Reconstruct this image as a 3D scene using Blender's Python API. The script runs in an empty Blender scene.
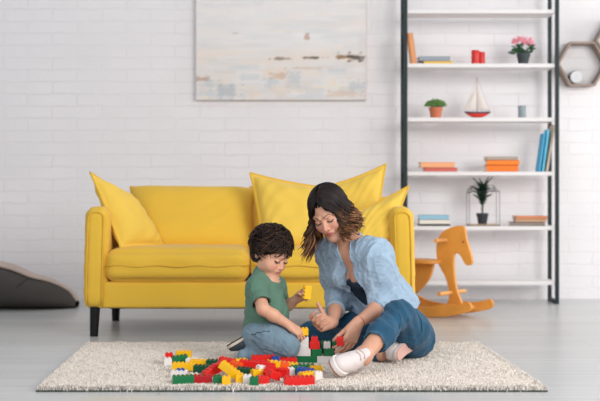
import bpy, bmesh, math, random
import numpy as np
from mathutils import Vector, Matrix, Euler
from mathutils.bvhtree import BVHTree
random.seed(7); rng = np.random.default_rng(7)
SC = bpy.context.scene
COL = SC.collection
FOC, HZ, CH = 1150.0, 189.0, 0.75       # focal length in pixels, horizon row, camera height

def P(px, py, Y):
    return Vector(((px-300)*Y/FOC, Y, CH-(py-HZ)*Y/FOC))
def RY(py, z=0.0):                       # depth of a surface at height z seen at row py
    return (CH-z)*FOC/(py-HZ)
def lin(c):
    out = []
    for v in c[:3]:
        v /= 255.0
        out.append(v/12.92 if v <= 0.04045 else ((v+0.055)/1.055)**2.4)
    return (out[0], out[1], out[2], 1.0)

# ------------------------------------------------------------------ materials
def M(name, col, rough=0.55, bump=0.0, bs=60.0, var=0.0, vs=6.0, metal=0.0, spec=0.5, attr=None,
      sheen=0.0, sss=0.0, weave=0.0, wscale=400, detail=4.0):
    m = bpy.data.materials.new(name); m.use_nodes = True
    nt = m.node_tree; N = nt.nodes; L = nt.links
    b = N['Principled BSDF']
    b.inputs['Roughness'].default_value = rough
    b.inputs['Metallic'].default_value = metal
    b.inputs['Specular IOR Level'].default_value = spec
    if sheen: b.inputs['Sheen Weight'].default_value = sheen; b.inputs['Sheen Roughness'].default_value = 0.5
    if sss:
        b.inputs['Subsurface Weight'].default_value = sss
        b.inputs['Subsurface Radius'].default_value = (1.0, 0.35, 0.2)
        b.inputs['Subsurface Scale'].default_value = 0.008
    tc = N.new('ShaderNodeTexCoord')
    c = lin(col) if col else (1, 1, 1, 1)
    src = None
    if attr:
        a = N.new('ShaderNodeAttribute'); a.attribute_name = attr; src = a.outputs['Color']
    if var:
        nz = N.new('ShaderNodeTexNoise'); nz.inputs['Scale'].default_value = vs; nz.inputs['Detail'].default_value = detail
        L.new(tc.outputs['Object'], nz.inputs['Vector'])
        mr = N.new('ShaderNodeMapRange'); mr.inputs[1].default_value = 0.3; mr.inputs[2].default_value = 0.7
        mr.inputs[3].default_value = 1-var; mr.inputs[4].default_value = 1+var
        L.new(nz.outputs['Fac'], mr.inputs[0])
        mx = N.new('ShaderNodeVectorMath'); mx.operation = 'MULTIPLY'
        if src: L.new(src, mx.inputs[0])
        else: mx.inputs[0].default_value = c[:3]
        L.new(mr.outputs[0], mx.inputs[1]); src = mx.outputs[0]
    if src: L.new(src, b.inputs['Base Color'])
    else: b.inputs['Base Color'].default_value = c
    if bump:
        n2 = N.new('ShaderNodeTexNoise'); n2.inputs['Scale'].default_value = bs; n2.inputs['Detail'].default_value = 5
        L.new(tc.outputs['Object'], n2.inputs['Vector'])
        bp = N.new('ShaderNodeBump'); bp.inputs['Strength'].default_value = bump; bp.inputs['Distance'].default_value = 0.01
        L.new(n2.outputs['Fac'], bp.inputs['Height']); L.new(bp.outputs[0], b.inputs['Normal'])
    return m

# ------------------------------------------------------------------ object helpers
def tag(o, label=None, cat=None, group=None, kind=None):
    if label: o['label'] = label
    if cat: o['category'] = cat
    if group: o['group'] = group
    if kind: o['kind'] = kind
    return o
def thing(name, label, cat, loc=(0, 0, 0), rz=0.0, group=None, rot=None):
    o = bpy.data.objects.new(name, None); COL.objects.link(o); o.empty_display_size = 0.1
    o.location = loc; o.rotation_euler = rot if rot is not None else (0, 0, rz)
    return tag(o, label, cat, group)
def link(name, me, mat, parent=None, smooth=True, loc=None):
    o = bpy.data.objects.new(name, me); COL.objects.link(o)
    if mat is not None:
        for mm in (mat if isinstance(mat, (list, tuple)) else [mat]): me.materials.append(mm)
    if smooth: me.polygons.foreach_set('use_smooth', [True]*len(me.polygons))
    if parent is not None: o.parent = parent
    if loc is not None: o.location = loc
    return o
def obj(name, bm, mat, parent=None, smooth=False, loc=None, auto=None):
    bmesh.ops.recalc_face_normals(bm, faces=bm.faces)
    me = bpy.data.meshes.new(name); bm.to_mesh(me); bm.free()
    o = link(name, me, mat, parent, smooth, loc)
    if auto and smooth: 
        try: me.set_sharp_from_angle(angle=math.radians(auto))
        except Exception: pass
    return o
def npmesh(name, V, Q, mat, parent=None, loc=None, col=None, smooth=True):
    V = np.asarray(V, dtype=np.float32); Q = np.asarray(Q, dtype=np.int32)
    me = bpy.data.meshes.new(name); k = Q.shape[1]
    me.vertices.add(len(V)); me.vertices.foreach_set('co', V.ravel())
    me.loops.add(Q.size); me.loops.foreach_set('vertex_index', Q.ravel())
    me.polygons.add(len(Q)); me.polygons.foreach_set('loop_start', np.arange(0, Q.size, k, dtype=np.int32))
    me.polygons.foreach_set('loop_total', np.full(len(Q), k, dtype=np.int32))
    me.update(calc_edges=True); me.validate()
    if col is not None:
        at = me.color_attributes.new(name='Col', type='FLOAT_COLOR', domain='POINT')
        c4 = np.ones((len(V), 4), dtype=np.float32); c4[:, :3] = col
        at.data.foreach_set('color', c4.ravel())
    return link(name, me, mat, parent, smooth, loc)

def bx(bm, c, s, rot=None, bevel=0.0, seg=2):
    r = bmesh.ops.create_cube(bm, size=1.0)
    vs = r['verts']
    mat = Matrix.Translation(Vector(c)) @ (rot.to_matrix().to_4x4() if isinstance(rot, Euler) else (rot if rot is not None else Matrix.Identity(4))) @ Matrix.Diagonal((s[0], s[1], s[2], 1))
    bmesh.ops.transform(bm, matrix=mat, verts=vs)
    if bevel:
        es = list({e for v in vs for e in v.link_edges})
        bmesh.ops.bevel(bm, geom=es, offset=bevel, segments=seg, affect='EDGES', profile=0.6)
def cyl(bm, a, b, ra, rb=None, n=16, caps=True):
    a = Vector(a); b = Vector(b); rb = ra if rb is None else rb
    d = b-a; q = d.to_track_quat('Z', 'Y').to_matrix().to_4x4()
    mat = Matrix.Translation((a+b)/2) @ q
    bmesh.ops.create_cone(bm, cap_ends=caps, segments=n, radius1=ra, radius2=rb, depth=d.length, matrix=mat)
def lathe(bm, prof, n=24, c=(0, 0, 0)):
    c = Vector(c); rings = []
    for r, z in prof:
        if r < 1e-6: rings.append([bm.verts.new(c+Vector((0, 0, z)))])
        else: rings.append([bm.verts.new(c+Vector((r*math.cos(2*math.pi*i/n), r*math.sin(2*math.pi*i/n), z))) for i in range(n)])
    for A, B in zip(rings, rings[1:]):
        for i in range(n):
            j = (i+1) % n
            f = [A[i] if len(A) > 1 else A[0], A[j] if len(A) > 1 else A[0], B[j] if len(B) > 1 else B[0], B[i] if len(B) > 1 else B[0]]
            g = []
            for v in f:
                if v not in g: g.append(v)
            if len(g) > 2: bm.faces.new(g)
def tube(bm, pts, r, n=8, closed=False, rads=None):
    pts = [Vector(p) for p in pts]; m = len(pts); rings = []
    prev = None
    for i, p in enumerate(pts):
        if closed: t = (pts[(i+1) % m]-pts[i-1]).normalized()
        else: t = (pts[min(i+1, m-1)]-pts[max(i-1, 0)]).normalized()
        if prev is None:
            up = Vector((0, 0, 1)) if abs(t.z) < 0.9 else Vector((1, 0, 0))
            x = t.cross(up).normalized()
        else:
            x = (prev-t*prev.dot(t)).normalized()
        prev = x; y = t.cross(x); rr = rads[i] if rads else r
        rings.append([bm.verts.new(p+(x*math.cos(2*math.pi*k/n)+y*math.sin(2*math.pi*k/n))*rr) for k in range(n)])
    rng_ = range(m) if closed else range(m-1)
    for i in rng_:
        A = rings[i]; B = rings[(i+1) % m]
        for k in range(n): bm.faces.new((A[k], A[(k+1) % n], B[(k+1) % n], B[k]))
    if not closed:
        bm.faces.new(rings[0][::-1]); bm.faces.new(rings[-1])
def prism(bm, pts, vec, bevel=0.0):
    """pts: list of 3D points of a planar outline; vec: extrusion"""
    vec = Vector(vec); vs = [bm.verts.new(Vector(p)) for p in pts]
    f = bm.faces.new(vs)
    r = bmesh.ops.extrude_face_region(bm, geom=[f])
    nv = [g for g in r['geom'] if isinstance(g, bmesh.types.BMVert)]
    bmesh.ops.translate(bm, verts=nv, vec=vec)
    if bevel:
        allv = set(vs) | set(nv)
        es = [e for e in bm.edges if e.verts[0] in allv and e.verts[1] in allv and (e.verts[0] in nv) == (e.verts[1] in nv)]
        bmesh.ops.bevel(bm, geom=es, offset=bevel, segments=2, affect='EDGES')
def spline(pts, n=8, closed=False):
    """Catmull-Rom through points"""
    pts = [Vector(p) for p in pts]; out = []; m = len(pts)
    for i in range(m if closed else m-1):
        if closed: a, b, c, d = pts[i-1], pts[i], pts[(i+1) % m], pts[(i+2) % m]
        else: a, b, c, d = pts[max(i-1, 0)], pts[i], pts[i+1], pts[min(i+2, m-1)]
        for k in range(n):
            t = k/n
            out.append(0.5*((2*b)+(c-a)*t+(2*a-5*b+4*c-d)*t*t+(3*b-a-3*c+d)*t**3))
    if not closed: out.append(pts[-1])
    return out
def copy_tree(o, parent=None):
    c = o.copy(); COL.objects.link(c)
    if parent is not None: c.parent = parent
    for ch in list(o.children): copy_tree(ch, c)
    return c

# ------------------------------------------------------------------ camera, light, world
cam_d = bpy.data.cameras.new('camera'); cam = bpy.data.objects.new('camera', cam_d); COL.objects.link(cam)
cam.location = (0, 0, CH); cam.rotation_euler = (math.pi/2, 0, 0)
cam_d.sensor_width = 36; cam_d.lens = FOC/600*36; cam_d.shift_y = (HZ-200.5)/600
cam_d.dof.use_dof = True; cam_d.dof.focus_distance = 4.85; cam_d.dof.aperture_fstop = 2.6
cam_d.clip_end = 60
SC.camera = cam
SC.view_settings.view_transform = 'Standard'; SC.view_settings.look = 'None'
SC.view_settings.gamma = 1.0; SC.view_settings.exposure = 0.0; SC.view_settings.use_curve_mapping = False
SC.cycles.use_denoising = True
SC.cycles.max_bounces = 8; SC.cycles.diffuse_bounces = 4
w = bpy.data.worlds.new('daylight'); SC.world = w; w.use_nodes = True
bg = w.node_tree.nodes['Background']; bg.inputs[0].default_value = (0.92, 0.96, 1.0, 1); bg.inputs[1].default_value = 0.47
def area(name, loc, target, sx, sy, power, col):
    d = bpy.data.lights.new(name, 'AREA'); d.shape = 'RECTANGLE'; d.size = sx; d.size_y = sy; d.energy = power; d.color = col
    o = bpy.data.objects.new(name, d); COL.objects.link(o); o.location = loc
    o.rotation_euler = (Vector(target)-Vector(loc)).to_track_quat('-Z', 'Y').to_euler()
    return o
area('window_daylight', (3.7, 1.2, 2.3), (0.0, 5.6, 0.6), 3.0, 2.4, 225, (1.0, 0.985, 0.96))
area('window_daylight', (4.7, 6.7, 1.7), (-0.6, 6.9, 0.1), 1.6, 1.6, 62, (1.0, 0.99, 0.97))
area('window_daylight', (-1.6, 0.2, 2.9), (0.2, 6.0, 0.5), 3.0, 2.0, 95, (0.95, 0.98, 1.0))

# ------------------------------------------------------------------ room shell
def shell_plane(name, pts, mat):
    bm = bmesh.new(); bm.faces.new([bm.verts.new(Vector(p)) for p in pts])
    me = bpy.data.meshes.new(name); bm.to_mesh(me); bm.free()
    return tag(link(name, me, mat, smooth=False), kind='structure')
def wall_material():
    m = bpy.data.materials.new('painted_brick'); m.use_nodes = True
    nt = m.node_tree; N = nt.nodes; L = nt.links; b = N['Principled BSDF']
    tc = N.new('ShaderNodeTexCoord'); sep = N.new('ShaderNodeSeparateXYZ'); cmb = N.new('ShaderNodeCombineXYZ')
    L.new(tc.outputs['Object'], sep.inputs[0]); L.new(sep.outputs['X'], cmb.inputs['X']); L.new(sep.outputs['Z'], cmb.inputs['Y'])
    nz = N.new('ShaderNodeTexNoise'); nz.inputs['Scale'].default_value = 9; nz.inputs['Detail'].default_value = 3
    L.new(cmb.outputs[0], nz.inputs['Vector'])
    vm = N.new('ShaderNodeVectorMath'); vm.operation = 'MULTIPLY_ADD'
    L.new(nz.outputs['Color'], vm.inputs[0]); vm.inputs[1].default_value = (0.035, 0.030, 0); L.new(cmb.outputs[0], vm.inputs[2])
    br = N.new('ShaderNodeTexBrick'); L.new(vm.outputs[0], br.inputs['Vector'])
    br.inputs['Scale'].default_value = 1.0; br.inputs['Brick Width'].default_value = 0.335; br.inputs['Row Height'].default_value = 0.083
    br.inputs['Mortar Size'].default_value = 0.006; br.inputs['Mortar Smooth'].default_value = 0.6
    br.inputs['Color1'].default_value = (1, 1, 1, 1); br.inputs['Color2'].default_value = (0.82, 0.82, 0.82, 1); br.inputs['Mortar'].default_value = (0, 0, 0, 1)
    big = N.new('ShaderNodeTexNoise'); big.inputs['Scale'].default_value = 2.5; big.inputs['Detail'].default_value = 5
    L.new(cmb.outputs[0], big.inputs['Vector'])
    # paint: mortar lines partly filled
    thr = N.new('ShaderNodeMapRange'); thr.inputs[1].default_value = 0.42; thr.inputs[2].default_value = 0.62; thr.inputs[3].default_value = 0.05; thr.inputs[4].default_value = 1.0
    L.new(big.outputs['Fac'], thr.inputs[0])
    cm = N.new('ShaderNodeMix'); cm.data_type = 'RGBA'
    wc = lin((234, 230, 232)); dc = lin((226, 221, 224))
    cm.inputs['A'].default_value = wc; cm.inputs['B'].default_value = dc
    mf = N.new('ShaderNodeMath'); mf.operation = 'MULTIPLY'; L.new(br.outputs['Fac'], mf.inputs[0]); L.new(thr.outputs[0], mf.inputs[1])
    L.new(mf.outputs[0], cm.inputs['Factor'])
    tone = N.new('ShaderNodeMapRange'); tone.inputs[1].default_value = 0.3; tone.inputs[2].default_value = 0.7; tone.inputs[3].default_value = 0.965; tone.inputs[4].default_value = 1.03
    L.new(big.outputs['Fac'], tone.inputs[0])
    mul = N.new('ShaderNodeVectorMath'); mul.operation = 'MULTIPLY'; L.new(cm.outputs['Result'], mul.inputs[0]); L.new(tone.outputs[0], mul.inputs[1])
    L.new(mul.outputs[0], b.inputs['Base Color'])
    fine = N.new('ShaderNodeTexNoise'); fine.inputs['Scale'].default_value = 38; fine.inputs['Detail'].default_value = 4
    L.new(cmb.outputs[0], fine.inputs['Vector'])
    h = N.new('ShaderNodeMath'); h.operation = 'MULTIPLY'; L.new(mf.outputs[0], h.inputs[0]); h.inputs[1].default_value = -1.0
    h2 = N.new('ShaderNodeMath'); h2.operation = 'MULTIPLY_ADD'; L.new(fine.outputs['Fac'], h2.inputs[0]); h2.inputs[1].default_value = 0.8; L.new(h.outputs[0], h2.inputs[2])
    h3 = N.new('ShaderNodeMath'); h3.operation = 'MULTIPLY_ADD'; L.new(br.outputs['Color'], h3.inputs[0]); h3.inputs[1].default_value = 0.5; L.new(h2.outputs[0], h3.inputs[2])
    bp = N.new('ShaderNodeBump'); bp.inputs['Strength'].default_value = 0.34; bp.inputs['Distance'].default_value = 0.006
    L.new(h3.outputs[0], bp.inputs['Height']); L.new(bp.outputs[0], b.inputs['Normal'])
    b.inputs['Roughness'].default_value = 0.55
    return m
def floor_material():
    m = bpy.data.materials.new('grey_laminate'); m.use_nodes = True
    nt = m.node_tree; N = nt.nodes; L = nt.links; b = N['Principled BSDF']
    tc = N.new('ShaderNodeTexCoord')
    br = N.new('ShaderNodeTexBrick'); L.new(tc.outputs['Object'], br.inputs['Vector'])
    br.inputs['Scale'].default_value = 1.0; br.inputs['Brick Width'].default_value = 1.4; br.inputs['Row Height'].default_value = 0.19
    br.inputs['Mortar Size'].default_value = 0.0015; br.offset = 0.37
    br.inputs['Color1'].default_value = lin((205, 205, 204)); br.inputs['Color2'].default_value = lin((196, 196, 196)); br.inputs['Mortar'].default_value = lin((160, 162, 166))
    mp = N.new('ShaderNodeMapping'); mp.inputs['Scale'].default_value = (1.6, 22, 1); L.new(tc.outputs['Object'], mp.inputs['Vector'])
    nz = N.new('ShaderNodeTexNoise'); nz.inputs['Scale'].default_value = 1.0; nz.inputs['Detail'].default_value = 5; L.new(mp.outputs[0], nz.inputs['Vector'])
    mr = N.new('ShaderNodeMapRange'); mr.inputs[1].default_value = 0.3; mr.inputs[2].default_value = 0.7; mr.inputs[3].default_value = 0.93; mr.inputs[4].default_value = 1.06
    L.new(nz.outputs['Fac'], mr.inputs[0])
    mul = N.new('ShaderNodeVectorMath'); mul.operation = 'MULTIPLY'; L.new(br.outputs['Color'], mul.inputs[0]); L.new(mr.outputs[0], mul.inputs[1])
    L.new(mul.outputs[0], b.inputs['Base Color'])
    b.inputs['Roughness'].default_value = 0.3; b.inputs['Specular IOR Level'].default_value = 0.45
    bp = N.new('ShaderNodeBump'); bp.inputs['Strength'].default_value = 0.04; bp.inputs['Distance'].default_value = 0.003
    L.new(nz.outputs['Fac'], bp.inputs['Height']); L.new(bp.outputs[0], b.inputs['Normal'])
    return m
WY = 7.85
shell_plane('wall_back', [(-5, WY, 0), (5, WY, 0), (5, WY, 3.0), (-5, WY, 3.0)], wall_material())
shell_plane('floor', [(-5, -1.5, 0), (5, -1.5, 0), (5, WY, 0), (-5, WY, 0)], floor_material())
# ------------------------------------------------------------------ rug
def make_rug():
    FL, FR, BR, BL = Vector((-.973, 4.255, 0)), Vector((.912, 4.255, 0)), Vector((.851, 5.5, 0)), Vector((-1.014, 5.5, 0))
    base = Vector((-.05, 4.88, 0))
    r = thing('shaggy_rug', 'cream shaggy rectangular rug on the grey floor in front of the yellow sofa', 'rug', base)
    bm = bmesh.new(); prism(bm, [FL-base+Vector((-.003, -.008, 0)), FR-base+Vector((.003, -.008, 0)), BR-base, BL-base], (0, 0, .006))
    obj('backing', bm, M('rug_backing', (62, 68, 62), .9), r)
    def pos(u, v):
        a = np.outer(1-u, FL)+np.outer(u, FR); b = np.outer(1-u, BL)+np.outer(u, BR)
        return a*(1-v)[:, None]+b*v[:, None]
    nx, ny = 260, 180
    U, V = np.meshgrid(np.linspace(0, 1, nx), np.linspace(0, 1, ny)); u = U.ravel(); v = V.ravel()
    p = pos(u, v); e = np.minimum(np.minimum(u*1.88, (1-u)*1.88), np.minimum(v*1.23, (1-v)*1.23))
    z = .006+.009*np.clip(e/.012, 0, 1)+.002*np.sin(p[:, 0]*37+3*np.sin(p[:, 1]*29))*np.cos(p[:, 1]*43)*np.clip(e/.03, 0, 1)
    p[:, 2] = z+rng.normal(0, .0006, len(z))
    i = np.arange(nx*ny).reshape(ny, nx)
    Q = np.stack([i[:-1, :-1], i[:-1, 1:], i[1:, 1:], i[1:, :-1]], -1).reshape(-1, 4)
    mb = M('rug_base', (226, 217, 208), .95, var=.12, vs=60)
    npmesh('carpet', p-np.array(base), Q, mb, r)
    n = 150000
    u = rng.random(n); v = rng.random(n); k = n//12
    v[:k] = rng.random(k)*.02
    u[k:k+2500] = rng.random(2500)*.006; u[k+2500:k+5000] = 1-rng.random(2500)*.006
    p = pos(u, v)-np.array(base); p[:, 2] = .005
    p[:k, 1] += rng.normal(-.001, .004, k); p[:k, 2] *= rng.random(k)
    ang = rng.random(n)*2*np.pi; lean = rng.random(n)*.008
    d = np.stack([np.cos(ang), np.sin(ang), np.zeros(n)], 1); s = np.stack([-np.sin(ang+.6), np.cos(ang+.6), np.zeros(n)], 1)
    hgt = .010+rng.random(n)*.007+.002*np.sin(p[:, 0]*41)*np.cos(p[:, 1]*37)
    wd = .0016+rng.random(n)*.001
    hv = np.zeros((n, 3)); hv[:, 2] = 1
    a = p-s*wd[:, None]; b = p+s*wd[:, None]
    m1 = p+hv*(hgt*.6)[:, None]+d*(lean*.35)[:, None]
    c = m1+s*wd[:, None]; e_ = m1-s*wd[:, None]
    t = p+hv*hgt[:, None]+d*lean[:, None]
    f = t+s*(wd*.5)[:, None]; g = t-s*(wd*.5)[:, None]
    VV = np.stack([a, b, c, e_, f, g], 1).reshape(-1, 3)
    i0 = np.arange(n)*6
    Q = np.concatenate([np.stack([i0, i0+1, i0+2, i0+3], 1), np.stack([i0+3, i0+2, i0+4, i0+5], 1)])
    dk = np.where(rng.random(n) < np.where(v < .02, .28, .03), .45, 1.0)
    tone = (.90+.14*rng.random(n))[:, None]*dk[:, None]*np.array(lin((236, 227, 218))[:3])[None]
    colr = np.repeat(tone, 6, 0)
    o = npmesh('pile', VV, Q, M('rug_pile', None, .95, attr='Col', sheen=.2), r, col=colr)
    o['kind'] = 'stuff'
make_rug()

# ------------------------------------------------------------------ soft furniture
Y_COL = (236, 194, 66)
M_SOFA = M('yellow_upholstery', (230, 184, 56), .8, bump=.12, bs=320, var=.03, vs=3, sheen=.15)
M_PIPE = M('yellow_piping', (222, 176, 58), .8, bump=.1, bs=300)
M_PIL = M('yellow_pillow_linen', (234, 194, 76), .82, bump=.15, bs=380, var=.03, vs=4, sheen=.15)
M_LEG = M('black_lacquer', (14, 14, 16), .4, spec=.3)
def pillow(name, C, th, mat, parent=None, seed=0, n=44, pinch=.07, wr=.006, org=Vector((0, 0, 0)), pipe=None, flat=.55, flange=0.0):
    """C: four corner points TL, TR, BR, BL -> puffed cushion with pinched corners"""
    TL, TR, BR, BL = [np.array(c) for c in C]
    nrm = np.cross(TR-TL, BL-TL); nrm = nrm/np.linalg.norm(nrm)
    rg = np.random.default_rng(seed); ph = rg.random(8)*6.28
    V = []; idx = {}
    us = np.sin(np.linspace(-np.pi/2, np.pi/2, n+1))*.5+np.linspace(-1, 1, n+1)*.5
    G = np.zeros((2, n+1, n+1, 3))
    for i, u0 in enumerate(us):
        for j, v0 in enumerate(us):
            u = u0*(1-pinch*(1-v0*v0)); v = v0*(1-pinch*(1-u0*u0))
            a, b = (u+1)/2, (v+1)/2
            c = (TL*(1-a)+TR*a)*(1-b)+(BL*(1-a)+BR*a)*b
            fu, fv = u0/(1-flange), v0/(1-flange); q = max(0, 1-fu**4)*max(0, 1-fv**4); t = max(th*q**flat, .004 if flange else 0)*(1 if abs(u0) < 1 and abs(v0) < 1 else 0)
            # folds running from the corners and edges
            fo = wr*q**.5*(np.sin(9*u0+4*v0*v0+ph[0])*np.cos(5*v0+ph[1])+.6*np.sin(17*(u0*.6+v0*.8)+3*np.sin(3*u0+ph[2])+ph[3]))*(.35+.65*max(abs(u0), abs(v0)))
            sag = .03*th*v0
            G[0, i, j] = c+nrm*(t*(1+.12*v0)+fo+sag); G[1, i, j] = c-nrm*(t+fo*.5)
    # weld border
    for i in range(n+1):
        for j in range(n+1):
            for s in (0, 1):
                if s == 1 and (i in (0, n) or j in (0, n)): idx[1, i, j] = idx[0, i, j]; continue
                idx[s, i, j] = len(V); V.append(G[s, i, j]-np.array(org))
    Q = []
    for i in range(n):
        for j in range(n):
            Q.append((idx[0, i, j], idx[0, i, j+1], idx[0, i+1, j+1], idx[0, i+1, j]))
            Q.append((idx[1, i, j], idx[1, i+1, j], idx[1, i+1, j+1], idx[1, i, j+1]))
    o = npmesh(name, V, Q, mat, parent)
    bm = bmesh.new(); bm.from_mesh(o.data); bmesh.ops.recalc_face_normals(bm, faces=bm.faces); bm.to_mesh(o.data); bm.free()
    ring = [G[0, i, 0] for i in range(0, n, 2)]+[G[0, n, j] for j in range(0, n, 2)]+[G[0, i, n] for i in range(n, 0, -2)]+[G[0, 0, j] for j in range(n, 0, -2)]
    if pipe:
        bm = bmesh.new(); tube(bm, [Vector(p)-org for p in ring], .0055, 6, closed=True)
        obj('piping', bm, pipe, o, smooth=True)
    return o
def softbox(name, x0, x1, y0, y1, z0, z1, r, mat, parent, bulge=(0, .02, .02), wr=.003, seed=1, org=Vector((0, 0, 0)), nx=36, ny=28, nz=14, taper=None):
    """rounded box with puffed faces"""
    bm = bmesh.new(); bmesh.ops.create_cube(bm, size=2.0)
    bmesh.ops.subdivide_edges(bm, edges=bm.edges[:], cuts=23, use_grid_fill=True)
    me = bpy.data.meshes.new(name); bm.to_mesh(me); bm.free()
    n = len(me.vertices); co = np.zeros(n*3); me.vertices.foreach_get('co', co); co = co.reshape(-1, 3)
    h = np.array([(x1-x0)/2, (y1-y0)/2, (z1-z0)/2]); c = np.array([(x0+x1)/2, (y0+y1)/2, (z0+z1)/2])
    # spacing denser near edges
    s = np.sin(co*np.pi/2)*.55+co*.45
    p = s*h
    inner = np.clip(p, -(h-r), h-r); d = p-inner; L = np.linalg.norm(d, axis=1); m = L > 1e-9
    q = inner.copy(); q[m] = inner[m]+d[m]/L[m][:, None]*r
    ph = np.random.default_rng(seed).random(6)*6.28
    for ax in range(3):
        o1, o2 = [a for a in range(3) if a != ax]
        w = np.clip(1-(co[:, o1])**4, 0, 1)*np.clip(1-(co[:, o2])**4, 0, 1)
        sd = np.sign(co[:, ax])*(np.abs(co[:, ax]) > .95)
        q[:, ax] += sd*w*bulge[ax]
    q += (wr*np.sin(q[:, 0]*21+ph[0]+3*np.sin(q[:, 2]*19+ph[1]))*np.cos(q[:, 2]*23+q[:, 1]*15+ph[2]))[:, None]*(d/np.maximum(L, 1e-9)[:, None])
    if taper: q = taper(q, co)
    q += c-np.array(org)
    me.vertices.foreach_set('co', q.ravel()); me.update()
    return link(name, me, mat, parent)

def make_sofa():
    O = Vector((-.255, 6.24, 0)); FY = 5.83; BY = 6.66
    s = thing('sofa', 'yellow upholstered two seat sofa with black tapered legs against the white brick wall', 'sofa', O)
    xl, xr = -1.101, .586
    X = lambda v: v
    # base rail
    softbox('base', xl+.05, xr-.05, FY+.015, BY-.02, .142, .278, .015, M_SOFA, s, bulge=(0, .004, 0), wr=.001, org=O)
    # back panel
    softbox('back_frame', xl+.03, xr-.03, BY-.14, BY, .16, .70, .05, M_SOFA, s, bulge=(0, .01, .01), wr=.002, org=O)
    # arms
    def tp(sx):
        def f(q, co):
            zz = (co[:, 2]+1)/2
            q = q.copy()
            q[:, 0] += sx*(-.012*np.sin(zz*np.pi)*0+.012*(zz**2))
            return q
        return f
    for sx, a, b in ((1, xl, xl+.115), (-1, xr-.115, xr)):
        arm = softbox('arm', a, b, FY, BY-.05, .142, .656, .045, M_SOFA, s, bulge=(.008, .006, .006), wr=.002, org=O, seed=3+sx, taper=tp(sx))
        # piped front panel outline
        bm = bmesh.new(); pts = []
        cx = (a+b)/2; w_ = (b-a)/2-.018
        for t in range(9): pts.append((cx-w_, FY-.002, .155+(.60-.155)*t/8))
        for t in range(1, 8):
            an = math.pi-math.pi*t/8; pts.append((cx+w_*math.cos(an), FY-.002+.0, .60+.034*math.sin(an)))
        for t in range(9): pts.append((cx+w_, FY-.002, .60-(.60-.155)*t/8))
        pts = [Vector(p)-O+Vector((sx*.012*max(0, (p[2]-.15)/.5)**2, 0, 0)) for p in pts]
        tube(bm, pts, .005, 6); obj('piping', bm, M_PIPE, arm, smooth=True)
    # seat cushions
    mid = -.253
    for k, (a, b) in enumerate(((xl+.104, mid), (mid, xr-.104))):
        c = softbox('seat_cushion', a+.003, b-.003, FY-.01, BY-.16, .280, .440, .055, M_SOFA, s, bulge=(.004, .022, .016), wr=.0025, seed=8+k, org=O)
        bm = bmesh.new(); zc = .362; y0 = FY-.034
        pts = [Vector((a+.03+(b-a-.06)*t/24, y0+.018*abs(2*t/24-1)**4, zc+.004*math.sin(t*.9+k)))-O for t in range(25)]
        pts = [Vector((a+.004, FY+.12, zc))-O, Vector((a+.006, FY+.03, zc))-O]+pts+[Vector((b-.006, FY+.03, zc))-O, Vector((b-.004, FY+.12, zc))-O]
        tube(bm, pts, .005, 6); obj('piping', bm, M_PIPE, c, smooth=True)
    # back cushions
    for k, (a, b) in enumerate((((131, 256), (134, 253))[0], ((251, 372)))):
        C = [P(a-1, 187, 6.42), P(b, 188.5, 6.42), P(b-1, 252, 6.16), P(a+3, 252, 6.16)]
        pillow('back_cushion', C, .095, M_SOFA, s, seed=21+k, org=O, pinch=.045, wr=.005, pipe=M_PIPE, flat=.5)
    # legs
    for lx in (-1.045, .535):
        for ly, sp in ((FY+.035, -.006), (BY-.13, .02)):
            bm = bmesh.new()
            cyl(bm, Vector((lx, ly, .15))-O, Vector((lx+(.01 if lx > 0 else -.008)*.6, ly+sp, 0))-O, .027, .021, 12)
            obj('leg', bm, M_LEG, s, smooth=True, auto=50)
    bm = bmesh.new(); bx(bm, Vector((-.255, 6.25, .143))-O, (1.45, .7, .014))
    obj('underside_lining', bm, M('black_lining', (35, 33, 34), .9), s)
make_sofa()
def tpillow(C, th, label, seed, **k):
    k['wr'] = k.get('wr', .007)*1.5; o = pillow('throw_pillow', C, th, M_PIL, None, seed=seed, flange=.06, n=56, **k)
    # put the origin at the pillow's bottom middle
    b = (C[2]+C[3])/2
    o.data.transform(Matrix.Translation(-b)); o.location = b
    for ch in o.children: ch.data.transform(Matrix.Translation(-b))
    return tag(o, label, 'pillow', 'throw pillows on the sofa')
tpillow([P(90, 172.5, 5.98), P(130, 196, 6.22), P(166, 247, 6.12), P(121, 248, 5.90)], .062, 'yellow throw pillow tilted against the left arm of the sofa', 31, pipe=M_PIPE, pinch=.05, wr=.007)
tpillow([P(250, 173, 6.20), P(328, 188, 6.20), P(322, 252, 6.02), P(263, 252, 6.02)], .07, 'yellow throw pillow standing between the boy and the woman, its left corner pointing up', 32, pipe=M_PIPE, pinch=.05, wr=.008)
tpillow([P(324, 187, 6.30), P(386, 164, 6.32), P(377, 245, 6.16), P(328, 254, 6.16)], .045, 'yellow throw pillow with its tall corner rising above the other pillows behind the woman', 33, pipe=M_PIPE, pinch=.06, wr=.007)
tpillow([P(350, 214, 5.96), P(409, 186, 6.02), P(391, 243, 5.90), P(352, 258, 5.88)], .055, 'yellow throw pillow slumped against the right arm of the sofa', 34, pipe=M_PIPE, pinch=.06, wr=.009)

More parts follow.
